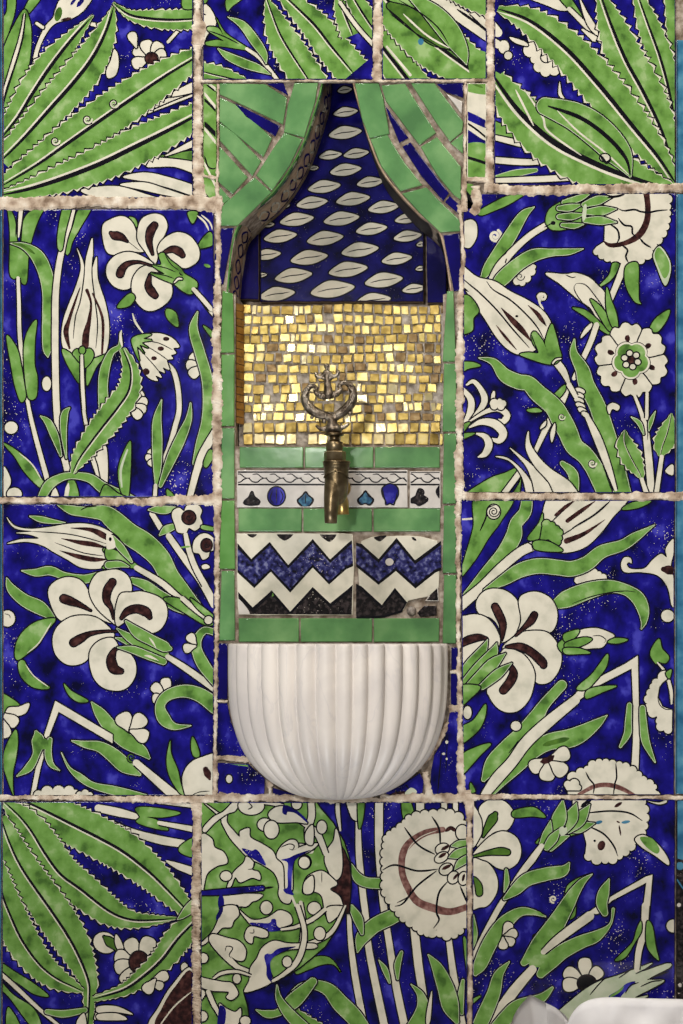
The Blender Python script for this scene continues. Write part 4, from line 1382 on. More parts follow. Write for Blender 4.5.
tile('glazed_tile', [(379, 796), (400, 786), (420, 773), (423.5, 781), (422, 796)], 'B', a, 'small blue and brown fragment under the lower right of the basin', 'tile', gc, bev=0.0006)
# ---- patterned band
def band_art(xa, xb):
    a = Art()
    a.draw("F 0 0 683\nk K 0.1 : 0,0 1,0\nq K : 230,471.2 445,471.2 445,472.8 230,472.8\nq K : 230,483.6 445,483.6 445,485.4 230,485.4")
    x = 226
    while x < 446:
        a.stroke('K', [(x, 479.5), (x + 5, 478), (x + 9, 481.5), (x + 14, 482), (x + 18, 479), (x + 24, 477.5)], 1.3)
        a.stroke('K', [(x + 9, 474.5), (x + 14, 474), (x + 18, 477), (x + 22, 478.5)], 1.1)
        x += 17.2
    a.draw("""F 205 435 140
P J : 228,278 238,300 265,325 260,335 240,338 215,338 190,332 195,322 215,305
E B : 348,298,40,44
k K 5 : 330,270 318,310 335,335
k K 5 : 365,268 380,300 365,335
k J 5 : 348,258 348,335
P U : 490,280 505,300 525,315 512,338 490,348 465,338 453,318 475,300
k K 7 : 490,280 453,318 470,340
k K 7 : 490,280 525,315 510,340
k K 5 : 490,290 490,335
F 335 435 140
P U : 148,275 162,300 185,315 170,338 148,330 125,336 113,316 135,298
k K 7 : 148,275 113,316 130,336
k K 7 : 148,275 185,315 168,338
P B : 232,262 265,240 300,255 306,290 290,322 285,338 268,330 250,338 248,318 235,295
k K 7 : 232,262 238,300 252,335
k K 5 : 304,275 295,315 285,338
P J : 410,265 430,275 428,295 450,312 440,325 410,340 395,330 370,325 375,312 395,300
R K : 512,255,6 502,275,10 512,300,6
""")
    return a
tile('band_tile', rect(236.8, 470, 407.6, 507.3), 'V', band_art(0, 0), 'long white band tile with chain border and small dark motifs behind the tap', 'tile', 'patterned band tiles', 0.0012, bev=0.0006)
tile('band_tile', rect(409.6, 471, 440.5, 508), 'V', band_art(0, 0), 'short white band tile with one black club motif at right end', 'tile', 'patterned band tiles', 0.0012, bev=0.0006)
# ---- chevron tiles
a = Art(); a.draw("""F 205 525 140
p J : 205,45 252,45 230,62
p J : 350,42 430,42 388,76
p J : 560,42 640,42 606,82
q K : 140,85 155,85 225,165 315,82 405,195 525,68 610,168 700,85 735,60 735,195 690,215 605,290 525,208 415,330 320,228 240,308 140,215
q N : 140,108 155,112 225,182 315,100 405,212 525,88 610,186 700,104 735,80 735,180 690,200 605,275 525,192 415,312 320,212 240,290 140,200
q K : 140,312 155,320 232,402 325,318 415,422 525,302 610,382 690,318 735,278 735,460 140,460
q J : 140,345 232,425 325,340 415,440 525,322 610,402 690,338 735,300 735,460 140,460
p G : 330,330 335,345 325,350
p V : 150,355 200,400 215,440 150,440
""")
tile('chevron_tile', [(236.5, 533), (352.5, 533.5), (354, 567), (352.5, 615.5), (238, 615), (236.3, 575)], 'W', a, 'wide tile of dark blue chevrons on cream, left of the pair', 'tile', 'chevron tiles', 0.0012, bev=0.0007, jit=0.4)
a = Art(); a.draw("""F 335 525 140
p J : 190,60 250,50 235,70 215,80
k J 12 : 375,60 395,75
q K : 100,85 130,92 212,165 300,62 390,172 520,75 520,220 490,232 392,310 297,225 212,292 100,200
q N : 100,100 130,110 212,185 300,85 390,192 520,96 520,205 490,215 392,292 297,208 212,275 100,184
q K : 100,285 130,300 228,390 292,306 352,378 325,425 240,450 100,460
q J : 100,310 130,320 228,408 292,328 340,385 318,418 240,440 100,450
e V : 265,180,20,18
""")
tile('chevron_tile', [(361, 541), (372, 536.5), (398, 535.5), (420, 536), (437, 540), (440, 560), (439, 588), (432, 596), (408, 601), (403, 610), (384, 616), (360, 615), (358.5, 585), (358, 560)], 'W', a, 'narrow chipped chevron tile on cream, right of the pair', 'tile', 'chevron tiles', 0.0012, bev=0.0007, jit=0.4, clip=rect(356, 533, 441, 618))
a = Art(); a.draw("F 335 525 140\nq J : 440,375 500,300 506,372")
tile('tile_chip', [(425, 601), (430, 594), (438, 586.5), (439, 601.5)], 'V', a, 'black and cream chip, upper one at the broken chevron corner', 'tile', None, 0.0012, bev=0.0005)
tile('tile_chip', [(417, 613), (424, 606), (436.5, 605.5), (436.5, 615), (420, 617)], 'J', None, 'black chip, lower one at the broken chevron corner', 'tile', None, 0.0012, bev=0.0005)
bm = bmesh.new()
bmesh.ops.create_uvsphere(bm, u_segments=20, v_segments=12, radius=1.0)
for v in bm.verts: v.co = Vector((X(411.5) + v.co.x * 0.0048, 0.003 + v.co.y * 0.0035, Z(611) + v.co.z * 0.0052))
tag(link('stone_plug', bm, mat('grey_pebble', [(60, 54, 50), (110, 100, 92), (170, 160, 148)], 120, 0.5, 0.3, 300), loc=(X(411.5), 0.006, Z(611)), smooth=True), 'small round grey plug set between the black chevron chip pieces', 'plug')
# ================================================================ the recess
YB = 0.087
a = Art()
LEAVES = [(365, 48, 34), (367, 102, 58), (366, 152, 78), (330, 207, 54), (393, 203, 60), (367, 243, 74), (427, 273, 64), (315, 284, 77), (290, 239, 22), (385, 314, 80), (285, 323, 74), (218, 331, 26), (460, 334, 74), (357, 362, 84), (248, 364, 80), (517, 362, 58), (180, 377, 26), (430, 387, 74), (208, 405, 78), (317, 410, 86), (518, 405, 66), (402, 438, 88), (176, 450, 64), (278, 457, 88), (492, 460, 72), (373, 486, 92), (240, 501, 88), (460, 512, 90), (552, 425, 24), (550, 484, 24), (335, 534, 104), (534, 533, 56), (200, 546, 84), (434, 561, 84), (165, 500, 20)]
s = 280 / 683.0
for cx, cy, w in LEAVES:
    x, y = 195 + cx * s, 70 + cy * s; w *= s * 0.5; h = w * 0.40 if w > 8 else w * 0.5
    t = -0.10
    def q(u, v): return (x + u * w * math.cos(t) - v * h * math.sin(t), y + u * w * math.sin(t) + v * h * math.cos(t))
    a.poly('W', [q(-1.02, 0.25), q(-0.6, -0.55), q(-0.1, -0.98), q(0.45, -0.7), q(1.04, 0.0), q(0.55, 0.7), q(0.0, 0.98), q(-0.6, 0.8)])
    a.stroke('K', [q(-0.72, 0.22), q(-0.2, 0.02), q(0.3, 0.02), q(0.74, -0.08)], 1.0)
tile('niche_tile', [(300, 78.8), (376, 78.8), (423.5, 205), (423.5, 301.5), (260.5, 301.5), (260.5, 205)], 'navy_pattern', a, 'arched blue tile with rows of white leaves at the back of the niche', 'tile', None, YB, 0.012, 0.0008, deep(YB)) if 'navy_pattern' in M else None
for pts, lab in [([(240.5, 222), (258.5, 214), (258.5, 299), (236.5, 299)], 'dark blue strip inside the niche, left of the leaf-patterned tile'),
                 ([(426, 205), (446, 222), (446, 302.5), (427.5, 302.5)], 'dark blue strip inside the niche, right of the leaf-patterned tile')]:
    tile('glazed_tile', pts, 'navy', None, lab, 'tile', 'dark blue strips inside the niche', YB, 0.012, 0.0008, deep(YB))
# reveals of the arch: narrow patterned strips that line the depth of the recess
def reveal(path, side, label, mats):
    p = catmull(path, step=1.6)
    nn = normals(p)
    bm = bmesh.new()
    # rows across the depth: (depth, lift, material)
    prof = [(0.003, 1.4, 0), (0.010, 1.9, 0), (0.014, 1.6, 3), (0.022, 2.0, 1), (0.026, 2.2, 2), (0.070, 2.2, 2), (0.075, 1.9, 3), (0.0855, 1.9, 1)]
    rows = []
    for (x, y), n in zip(p, nn):
        sx, sy = n[0] * side, n[1] * side
        rows.append([bm.verts.new(flat(x + sx * l, y + sy * l, d)) for d, l, m in prof])
    for a_, b_ in zip(rows, rows[1:]):
        for i in range(len(prof) - 1):
            f = bm.faces.new((a_[i], a_[i + 1], b_[i + 1], b_[i])); f.material_index = prof[i + 1][2]
    # edge back to the mortar
    for d_i, dd in ((0, 0.003), (len(prof) - 1, 0.0855)):
        e = [bm.verts.new(flat(x, y, dd)) for (x, y) in p]
        for i in range(len(p) - 1): bm.faces.new((rows[i][d_i], rows[i + 1][d_i], e[i + 1], e[i]))
    # the chain drawn along the strip: long dark links
    k = 0
    L = len(p)
    i = 3
    while i < L - 8:
        for d0, d1 in ((0.038, 0.044), (0.044, 0.05)):
            q = []
            for j in range(9):
                t = j / 8; ii = min(L - 1, i + int(round(t * 8)))
                x, y = p[ii]; sx, sy = nn[ii][0] * side, nn[ii][1] * side
                bow = math.sin(PI * t) * (1 if d0 > 0.04 else -1) * 0.016
                q.append((flat(x + sx * 2.35, y + sy * 2.35, 0.048 + bow - 0.0042), flat(x + sx * 2.35, y + sy * 2.35, 0.048 + bow + 0.0042)))
            vs = [(bm.verts.new(u), bm.verts.new(v)) for u, v in q]
            for (u0, v0), (u1, v1) in zip(vs, vs[1:]):
                f = bm.faces.new((u0, v0, v1, u1)); f.material_index = 3
        i += 9
    bmesh.ops.recalc_face_normals(bm, faces=bm.faces[:])
    mid = p[len(p) // 2]
    tag(link('reveal_strip', bm, [M[m] for m in mats], loc=flat(mid[0], mid[1], 0.03)), label, 'tile strip', 'strips lining the depth of the arch')
reveal(LEFT_ARCH, -1, 'brown chain-patterned strip lining the left curve of the arch', ['jade2', 'olive', 'tan', 'K'])
reveal(RIGHT_ARCH, 1, 'shade-painted dark strip lining the right curve of the arch', ['tan', 'painted_shade', 'painted_shade', 'painted_shade'])  # near-black colours imitate the recess shade; only the front edge is tan
# ---- gold mosaic
rg = random.Random(5)
G1 = mat('gold_leaf_glass', [(196, 172, 92), (222, 200, 124), (236, 220, 160)], 90, 0.46, 0.25, 160, metal=0.6)
G2 = mat('dull_gold_glass', [(140, 116, 54), (172, 146, 76), (198, 174, 102)], 110, 0.48, 0.25, 160, metal=0.6)
G3 = mat('pale_gold_glass', [(235, 215, 150), (248, 234, 190)], 90, 0.30, 0.2, 160, metal=0.8)
G4 = mat('brown_worn_glass', [(92, 70, 34), (126, 98, 52), (150, 126, 84)], 150, 0.5, 0.3, 200, metal=0.3)
G5 = mat('amber_jamb_glass', [(112, 74, 26), (150, 104, 40), (168, 124, 58)], 110, 0.45, 0.3, 120, metal=0.4)
YM = 0.020
dm = deep(YM)
root = empty('mosaic_panel', flat(339, 446, 0.030))
tag(root, 'gold glass mosaic panel behind the tap handle, under the leaf-patterned tile', 'mosaic')
bm = bmesh.new()
# bed: a slab of mortar with an uneven face
nx, ny = 70, 48
grid = []
for j in range(ny + 1):
    row = []
    for i in range(nx + 1):
        px = 236 + (443 - 236) * i / nx; py = 302.5 + (446 - 302.5) * j / ny
        row.append(bm.verts.new(flat(236 + (442.5 - 236) * i / nx, py, YM + 0.0015 + rg.uniform(-0.0006, 0.0006))))
    grid.append(row)
for j in range(ny):
    for i in range(nx): bm.faces.new((grid[j][i], grid[j][i + 1], grid[j + 1][i + 1], grid[j + 1][i]))
bk = [bm.verts.new(flat(x, y, 0.086)) for x, y in ((236, 302.5), (442.5, 302.5), (442.5, 446), (236, 446))]
edges = [grid[0], [r[-1] for r in grid], grid[-1][::-1], [r[0] for r in grid][::-1]]
for e, (i0, i1) in zip(edges, ((0, 1), (1, 2), (2, 3), (3, 0))):
    bm.faces.new(list(e) + [bk[i1], bk[i0]])
bm.faces.new(bk)
bmesh.ops.recalc_face_normals(bm, faces=bm.faces[:])
link('mortar_bed', bm, M['pale_mortar'], root)
bm = bmesh.new()
def tessera(bm, cx, cy, w, h, rot, mi, tilt, lift):
    n = 4; pts = []
    for sx, sy in ((-1, -1), (1, -1), (1, 1), (-1, 1)):
        pts.append((sx * w / 2 * rg.uniform(0.84, 1.07), sy * h / 2 * rg.uniform(0.84, 1.08)))
    if rg.random() < 0.22:
        k = rg.randrange(4); a0, b0 = pts[k], pts[(k + 1) % 4]
        pts.insert(k + 1, ((a0[0] + b0[0]) / 2 * 1.15, (a0[1] + b0[1]) / 2 * 1.15)); 
    c, s_ = math.cos(rot), math.sin(rot)
    n = len(pts)
    ring = []
    for sc, dy in ((1.0, 0.004), (1.0, 0.0004), (0.9, 0.0)):
        r_ = []
        for x, y in pts:
            x, y = x * sc, y * sc
            X_, Y_ = cx + x * c - y * s_, cy + x * s_ + y * c
            yy = YM - 0.0006 - lift + dy + (math.tan(tilt[0]) * x + math.tan(tilt[1]) * y) / 1000
            r_.append(bm.verts.new(dm(X_, Y_, yy)))
        ring.append(r_)
    for k in range(2):
        for i in range(n):
            f = bm.faces.new((ring[k][i], ring[k][(i + 1) % n], ring[k + 1][(i + 1) % n], ring[k + 1][i])); f.material_index = mi
    f = bm.faces.new(ring[2]); f.material_index = mi
rows = [10.4, 9.4, 10.2, 9.6, 9.6, 10.2, 9.4, 10.0, 10.4, 9.4, 10.0, 9.6, 10.6, 12.0]
y = 304.0
sc = (445.0 - 304.0) / sum(rows)
for ri, h in enumerate(rows):
    h *= sc
    x = 243.0 + rg.uniform(-1, 1)
    while x < 440:
        w = rg.uniform(7.4, 12.6) if ri < 12 else rg.uniform(10.0, 12.4)
        if x + w > 441.5: w = max(4.0, 441.5 - x)
        cx, cy = x + w / 2, y + h / 2 + 1.2 * math.sin(x * 0.05 + ri * 0.9)
        if ri >= 12: cy = y + h / 2
        r = rg.random()
        if cx > 335 and ri < 8 and r > 0.14: r = max(0.15, r - 0.16)
        if r < 0.045: pass
        else:
            if ri == 13 and 258 < cx < 330: mi, tl = 2, (rg.uniform(-0.03, 0.03), -0.30 + rg.uniform(-0.06, 0.06))
            elif r < 0.14: mi, tl = 3, None
            elif r < 0.48: mi, tl = 1, None
            elif r < 0.86: mi, tl = 0, None
            else: mi, tl = 2, None
            if tl is None: tl = (rg.gauss(0, 0.11), rg.gauss(-0.12, 0.12))
            if r > 0.9 and ri < 12:      # split into two slivers
                tessera(bm, cx - w * 0.25, cy, w * 0.42, h - 1.3, rg.gauss(0, 0.08), mi, tl, 0)
                tessera(bm, cx + w * 0.25, cy, w * 0.40, (h - 1.3) * 0.8, rg.gauss(0, 0.12), (mi + 1) % 3, (tl[1], tl[0]), 0)
            else:
                tessera(bm, cx, cy, w - 1.2 - (rg.random() * 0.8 if ri < 12 else 0), h - (1.2 if ri < 12 else 0.9) - (rg.random() * 1.2 if ri < 12 else 0), rg.gauss(0, 0.07 if ri < 12 else 0.02), mi, tl, rg.uniform(0, 0.0006))
        x += w
    y += h
bmesh.ops.recalc_face_normals(bm, faces=bm.faces[:])
o = link('tesserae', bm, [G1, G2, G3, G4], root); o['kind'] = 'stuff'
# amber strip on the left jamb of the mosaic
bm = bmesh.new()
prev = None
ys = [302 + i * 7.6 for i in range(17)]
for k in range(16):
    y0, y1 = ys[k] + 0.4, min(ys[k + 1] - 0.4, 422.5)
    if y0 > 421: break
    v = [bm.verts.new(p) for p in (flat(236.0, y0, 0.0048), flat(241.6, y0 + rg.uniform(-.3, .3), 0.0185), flat(241.6, y1, 0.0185), flat(236.0, y1, 0.0048))]
    w = [bm.verts.new(p) for p in (flat(235.6, y0, 0.0052), flat(240.6, y0, 0.0195), flat(240.6, y1, 0.0195), flat(235.6, y1, 0.0052))]
    bm.faces.new(v); bm.faces.new(w[::-1])
    for i in range(4): bm.faces.new((v[i], v[(i + 1) % 4], w[(i + 1) % 4], w[i]))
bmesh.ops.recalc_face_normals(bm, faces=bm.faces[:])
tag(link('amber_strip', bm, G5, loc=flat(238, 362, 0.015)), 'narrow amber-brown glass strip along the left edge of the gold mosaic', 'tile strip')
# ================================================================ the fluted marble basin
mm = bpy.data.materials.new('veined_marble'); mm.use_nodes = True
nt = mm.node_tree; N = nt.nodes; Lk = nt.links; pb = N['Principled BSDF']
pb.inputs['Roughness'].default_value = 0.42; pb.inputs['Subsurface Weight'].default_value = 0.0
geo = N.new('ShaderNodeNewGeometry')
n1 = N.new('ShaderNodeTexNoise'); n1.inputs['Scale'].default_value = 9; n1.inputs['Detail'].default_value = 8; n1.inputs['Distortion'].default_value = 1.2
Lk.new(geo.outputs['Position'], n1.inputs['Vector'])
r1 = N.new('ShaderNodeValToRGB'); e = r1.color_ramp.elements
e[0].position = 0.3; e[0].color = lin((198, 190, 184)); e[1].position = 0.62; e[1].color = lin((220, 211, 201))
Lk.new(n1.outputs['Fac'], r1.inputs['Fac'])
mp = N.new('ShaderNodeMapping'); mp.inputs['Scale'].default_value = (1.0, 1.0, 0.35); mp.inputs['Rotation'].default_value = (0, 0.25, 0)
Lk.new(geo.outputs['Position'], mp.inputs['Vector'])
n2 = N.new('ShaderNodeTexNoise'); n2.inputs['Scale'].default_value = 26; n2.inputs['Detail'].default_value = 6; n2.inputs['Distortion'].default_value = 0.8
Lk.new(mp.outputs['Vector'], n2.inputs['Vector'])
r2 = N.new('ShaderNodeValToRGB'); e = r2.color_ramp.elements
e[0].position = 0.485; e[0].color = (0, 0, 0, 1); e[1].position = 0.515; e[1].color = (0, 0, 0, 1)
q = r2.color_ramp.elements.new(0.5); q.color = (0.22, 0.22, 0.22, 1)
Lk.new(n2.outputs['Fac'], r2.inputs['Fac'])
mx = N.new('ShaderNodeMix'); mx.data_type = 'RGBA'
Lk.new(r2.outputs['Color'], mx.inputs['Factor']); Lk.new(r1.outputs['Color'], mx.inputs['A']); mx.inputs['B'].default_value = lin((168, 164, 168))
Lk.new(mx.outputs['Result'], pb.inputs['Base Color'])
BCX, BDEP = 338.5, 0.78
GROOVE = [232.5, 242.5, 256, 273.7, 293, 313.6, 336, 353.5, 370, 388, 407, 423, 436.5, 444.8]
def app_px(th, w=110.0):
    x = X(BCX - w * math.cos(th)); yy = -w / 1000 * BDEP * math.sin(th)
    k = CAMD / (CAMD + yy)
    return 341.5 + 1000 * (CAMX + (x - CAMX) * k)
gth = []
for g in GROOVE:
    best = min(range(60, 3110), key=lambda i: abs(app_px(i / 1000.0) - g) + (0 if 0.1 < i / 1000.0 < 3.05 else 1))
    gth.append(best / 1000.0)
gth = [-0.02] + sorted(gth) + [PI + 0.02]
def flute(th):
    for a_, b_ in zip(gth, gth[1:]):
        if a_ <= th <= b_:
            u = (th - a_) / (b_ - a_)
            return 1.0 - 0.082 * (1 - (math.sin(PI * u)) ** 0.75) * min(1.0, (b_ - a_) / 0.2)
    return 1.0
PROF = [(643.6, 108.6), (644.2, 109.6), (646, 110), (680, 110), (705, 108.5), (725, 104.8), (745, 98), (762, 87.5), (776, 74), (786, 60), (793, 46), (797, 32), (799, 14)]
def basin():
    bm = bmesh.new()
    pr = catmull(PROF, step=3.0)
    NT = 300
    rings = []
    for y, w in pr:
        ring = []
        for i in range(NT + 1):
            th = PI * i / NT
            f = flute(th)
            xx = X(BCX) - w / 1000 * f * math.cos(th); yy = -w / 1000 * BDEP * f * math.sin(th)
            ring.append(bm.verts.new((xx, min(yy, 0.0), Z(y))))
        rings.append(ring)
    inner = []
    ip = [(643.6, 101.5), (650, 99.5), (690, 97), (720, 88), (745, 72), (760, 48), (766, 20)]
    for y, w in catmull(ip, step=6):
        ring = []
        for i in range(NT + 1):
            th = PI * i / NT
            ring.append(bm.verts.new((X(BCX) - w / 1000 * math.cos(th), min(-0.004, -0.004 - w / 1000 * BDEP * 0.93 * math.sin(th)), Z(y))))
        inner.append(ring)
    for R in (rings, inner):
        for a_, b_ in zip(R, R[1:]):
            for i in range(NT): bm.faces.new((a_[i], a_[i + 1], b_[i + 1], b_[i]))
    for i in range(NT): bm.faces.new((rings[0][i], rings[0][i + 1], inner[0][i + 1], inner[0][i]))
    bm.faces.new(rings[-1]); bm.faces.new(inner[-1])
    # flat back against the wall and the inside of that back
    for R in (rings, inner):
        for a_, b_ in zip(R, R[1:]): bm.faces.new((a_[0], b_[0], b_[NT], a_[NT]))
    bm.faces.new((rings[0][0], inner[0][0], inner[0][NT], rings[0][NT]))
    bmesh.ops.recalc_face_normals(bm, faces=bm.faces[:])
    o = link('marble_basin', bm, mm, loc=(X(BCX), 0.0, Z(799)))
    for p in o.data.polygons: p.use_smooth = len(p.vertices) == 4 and p.area < 2e-4
    tag(o, 'fluted white marble half-bowl basin fixed to the wall below the chevrons', 'basin')
basin()
# ================================================================ the tap
def tube(bm, pts, seg=16, flat_y=1.0, caps=True):
    """swept tube; pts = [(Vector, radius)]"""
    n = len(pts); rings = []
    up = None
    for i in range(n):
        a_ = pts[max(0, i - 1)][0]; b_ = pts[min(n - 1, i + 1)][0]
        t = (b_ - a_).normalized()
        if up is None:
            up = Vector((0, 1, 0)) if abs(t.y) < 0.9 else Vector((1, 0, 0))
        s_ = t.cross(up).normalized(); up = s_.cross(t).normalized()
        c, r = pts[i]
        rings.append([bm.verts.new(c + s_ * (r * math.cos(2 * PI * k / seg)) + up * (r * flat_y * math.sin(2 * PI * k / seg))) for k in range(seg)])
    for a_, b_ in zip(rings, rings[1:]):
        for k in range(seg): bm.faces.new((a_[k], a_[(k + 1) % seg], b_[(k + 1) % seg], b_[k])).smooth = True
    if caps: bm.faces.new(rings[0]); bm.faces.new(rings[-1])
    return rings
def lathe(bm, cx, y, prof, seg=32, close=True):
    """prof = [(py, radius px)] around a vertical axis seen at pixel column cx, depth y"""
    k = kscale(y)
    rings = []
    for py, r in prof:
        c = at(cx, py, y)
        rings.append([bm.verts.new(c + Vector((r * k / 1000 * math.cos(2 * PI * i / seg), r * k / 1000 * math.sin(2 * PI * i / seg), 0))) for i in range(seg)])
    for a_, b_ in zip(rings, rings[1:]):
        for i in range(seg): bm.faces.new((a_[i], a_[(i + 1) % seg], b_[(i + 1) % seg], b_[i])).smooth = seg > 8
    if close: bm.faces.new(rings[0]); bm.faces.new(rings[-1])
    return rings
def ball(bm, c, r, sy=1.0):
    tmp = bmesh.new(); bmesh.ops.create_uvsphere(tmp, u_segments=16, v_segments=10, radius=r)
    for v in tmp.verts: v.co = Vector((v.co.x, v.co.y * sy, v.co.z)) + c
    for f in tmp.faces: f.smooth = True
    me = bpy.data.meshes.new('t'); tmp.to_mesh(me); tmp.free(); bm.from_mesh(me); bpy.data.meshes.remove(me)
BR = mat('aged_brass', [(74, 60, 42), (112, 96, 70), (140, 124, 96)], 60, 0.36, 0.25, 140, metal=0.9)
PW = mat('tarnished_bronze', [(70, 60, 50), (116, 104, 90), (156, 146, 132)], 130, 0.38, 0.35, 260, metal=0.9)
BY = mat('polished_brass', [(170, 136, 74), (206, 176, 112)], 80, 0.3, 0.1, 140, metal=0.9)
YT = -0.055
KT = kscale(YT) / 1000
tap = empty('water_tap', at(343, 490, 0.0))
tag(tap, 'old brass wall tap with ornate openwork key handle, above the basin', 'tap')
bm = bmesh.new()
lathe(bm, 336.5, YT, [(461.0, 11.5), (461.4, 13.2), (461.9, 13.9), (463.0, 13.9), (463.5, 13.2), (464.5, 13.4), (467.2, 13.0), (467.8, 12.4), (470, 12.3), (480, 12.1), (490, 11.6), (497, 10.2), (502, 7.5), (505, 3.0)])
tube(bm, [(at(336.5, 472, YT) + Vector((0, -0.0115, 0)), 0.0012)] + [(at(336.5, 472, YT) + Vector((0.0125 * math.sin(a_ / 10), -0.0125 * math.cos(a_ / 10), -0.006 * (abs(a_) / 12) ** 2)), 0.0009) for a_ in (1, 3, 6, 9, 12)], 8)
tube(bm, [(at(336.5, 472, YT) + Vector((-0.0125 * math.sin(a_ / 10), -0.0125 * math.cos(a_ / 10), -0.006 * (abs(a_) / 12) ** 2)), 0.0009) for a_ in (0, 1, 3, 6, 9, 12)], 8)
bmesh.ops.recalc_face_normals(bm, faces=bm.faces[:])
link('valve_body', bm, BR, tap)
bm = bmesh.new()
base = at(335.5, 480, YT)
sp = [(at(335, 478, YT) + Vector((0, -0.001, 0)), 9.2), (at(333.5, 488, YT) + Vector((0, -0.004, 0)), 9.0), (at(332.3, 500, YT) + Vector((0, -0.006, 0)), 7.9), (at(331.6, 511, YT) + Vector((0, -0.007, 0)), 6.8), (at(331.4, 523.6, YT) + Vector((0, -0.007, 0)), 6.1)]
sp = [(c, r * KT) for c, r in sp]
r_out = tube(bm, sp, 24, 1.0, False)
r_in = tube(bm, [(c, r * 0.72) for c, r in sp[::-1][:3]], 24, 1.0, False)
for k in range(24):
    # lip between the outside and the bore (the bore sweep starts at the mouth)
    pass
bm.verts.ensure_lookup_table()
mo = r_out[-1]; mi_ = sorted(r_in[0], key=lambda v: 0)
def nearest(v, ring): return min(ring, key=lambda w: (w.co - v.co).length)
for k in range(24):
    a_, b_ = mo[k], mo[(k + 1) % 24]; c_, d_ = nearest(b_, r_in[0]), nearest(a_, r_in[0])
    if c_ != d_:
        try: bm.faces.new((a_, b_, c_, d_))
        except ValueError: pass
bm.faces.new(r_in[-1])
bmesh.ops.recalc_face_normals(bm, faces=bm.faces[:])
link('spout', bm, BR, tap)
bm = bmesh.new()
c0 = at(336.5, 484, YT)
tube(bm, [(c0, 0.007), (c0 + Vector((0, 0.03, 0)), 0.007), (c0 + Vector((0, 0.046, 0)), 0.0072), (c0 + Vector((0, 0.0465, 0)), 0.0092), (c0 + Vector((0, 0.05, 0)), 0.0098), (c0 + Vector((0, 0.0545, 0)), 0.0098)], 24)
tube(bm, [(c0 + Vector((0.0, 0.014, -0.004)), 0.006), (c0 + Vector((0.004, 0.02, -0.016)), 0.0064), (c0 + Vector((0.0045, 0.02, -0.0285)), 0.0062)], 18)
bmesh.ops.recalc_face_normals(bm, faces=bm.faces[:])
link('wall_barrel', bm, BY, tap)
bm = bmesh.new()
lathe(bm, 335, YT, [(451.6, 10.6), (452.4, 11.0), (459.6, 11.0), (461.2, 10.6)], 8)
lathe(bm, 334.6, YT, [(441.8, 7.6), (442.6, 8.4), (446, 8.6), (450.6, 8.4), (451.6, 7.6)], 24)
lathe(bm, 334.6, YT, [(435.5, 5.0), (442, 5.2)], 20)
lathe(bm, 334.2, YT, [(432.8, 7.6), (433.4, 9.4), (435.2, 9.6), (435.9, 7.6)], 24)
bmesh.ops.recalc_face_normals(bm, faces=bm.faces[:])
link('packing_nut', bm, BR, tap)
# key handle, openwork scrolls
bm = bmesh.new()
def hz(x, y, dy=0.0): return at(295 + x * 90 / 683.0, 350 + y * 90 / 683.0, YT) + Vector((0, dy, 0))
def scroll(pts, fy=0.8, dy=0.0, seg=12):
    s_ = catmull(pts, step=12)
    tube(bm, [(hz(x, y, dy), max(0.0004, 1.42 * w / 2 * 90 / 683.0 * KT)) for x, y, w in s_], seg, fy)
LC = [(172, 300, 14), (150, 275, 22), (112, 280, 28), (84, 315, 36), (74, 360, 44), (90, 412, 50), (130, 456, 56), (190, 488, 52), (245, 505, 46), (282, 530, 46)]
RC = [(325, 285, 14), (345, 258, 22), (385, 248, 28), (425, 278, 36), (443, 330, 44), (432, 390, 50), (400, 436, 56), (355, 474, 52), (315, 502, 46), (282, 530, 46)]
scroll(LC); scroll(RC)
scroll([(150, 275, 20), (165, 290, 22), (160, 312, 16), (143, 312, 10)]); scroll([(345, 258, 20), (338, 278, 22), (350, 296, 16), (366, 290, 10)])
scroll([(243, 150, 16), (242, 185, 34), (245, 235, 36), (250, 290, 44), (256, 340, 60), (262, 372, 40)])
scroll([(158, 168, 14), (164, 196, 22), (190, 206, 20), (215, 190, 24), (240, 168, 34)]); scroll([(328, 152, 14), (322, 186, 22), (298, 200, 20), (270, 188, 24), (244, 168, 34)]); scroll([(190, 206, 16), (225, 215, 24), (245, 232, 30)]); scroll([(298, 200, 16), (268, 215, 24), (248, 232, 30)])
scroll([(160, 196, 22), (172, 206, 14)]); scroll([(330, 160, 22), (322, 184, 14)])
scroll([(256, 345, 40), (212, 352, 38), (175, 340, 30), (150, 315, 18)]); scroll([(258, 340, 40), (305, 338, 34), (338, 316, 26), (352, 290, 16)])
ball(bm, hz(240, 122), 0.0026); scroll([(240, 130, 20), (242, 160, 14)])
scroll([(282, 515, 50), (284, 560, 60), (290, 595, 92), (292, 622, 84), (293, 648, 50)], 0.9)
scroll([(282, 560, 34), (235, 596, 30), (190, 596, 22), (160, 570, 14)]); scroll([(290, 560, 34), (335, 590, 30), (380, 580, 22), (410, 555, 14)])
for x, y, r in ((130, 512, 15), (222, 540, 19), (420, 482, 16), (190, 345, 16), (222, 362, 15), (300, 352, 15), (330, 330, 14)): ball(bm, hz(x, y, -0.002), r * 90 / 683.0 * KT)
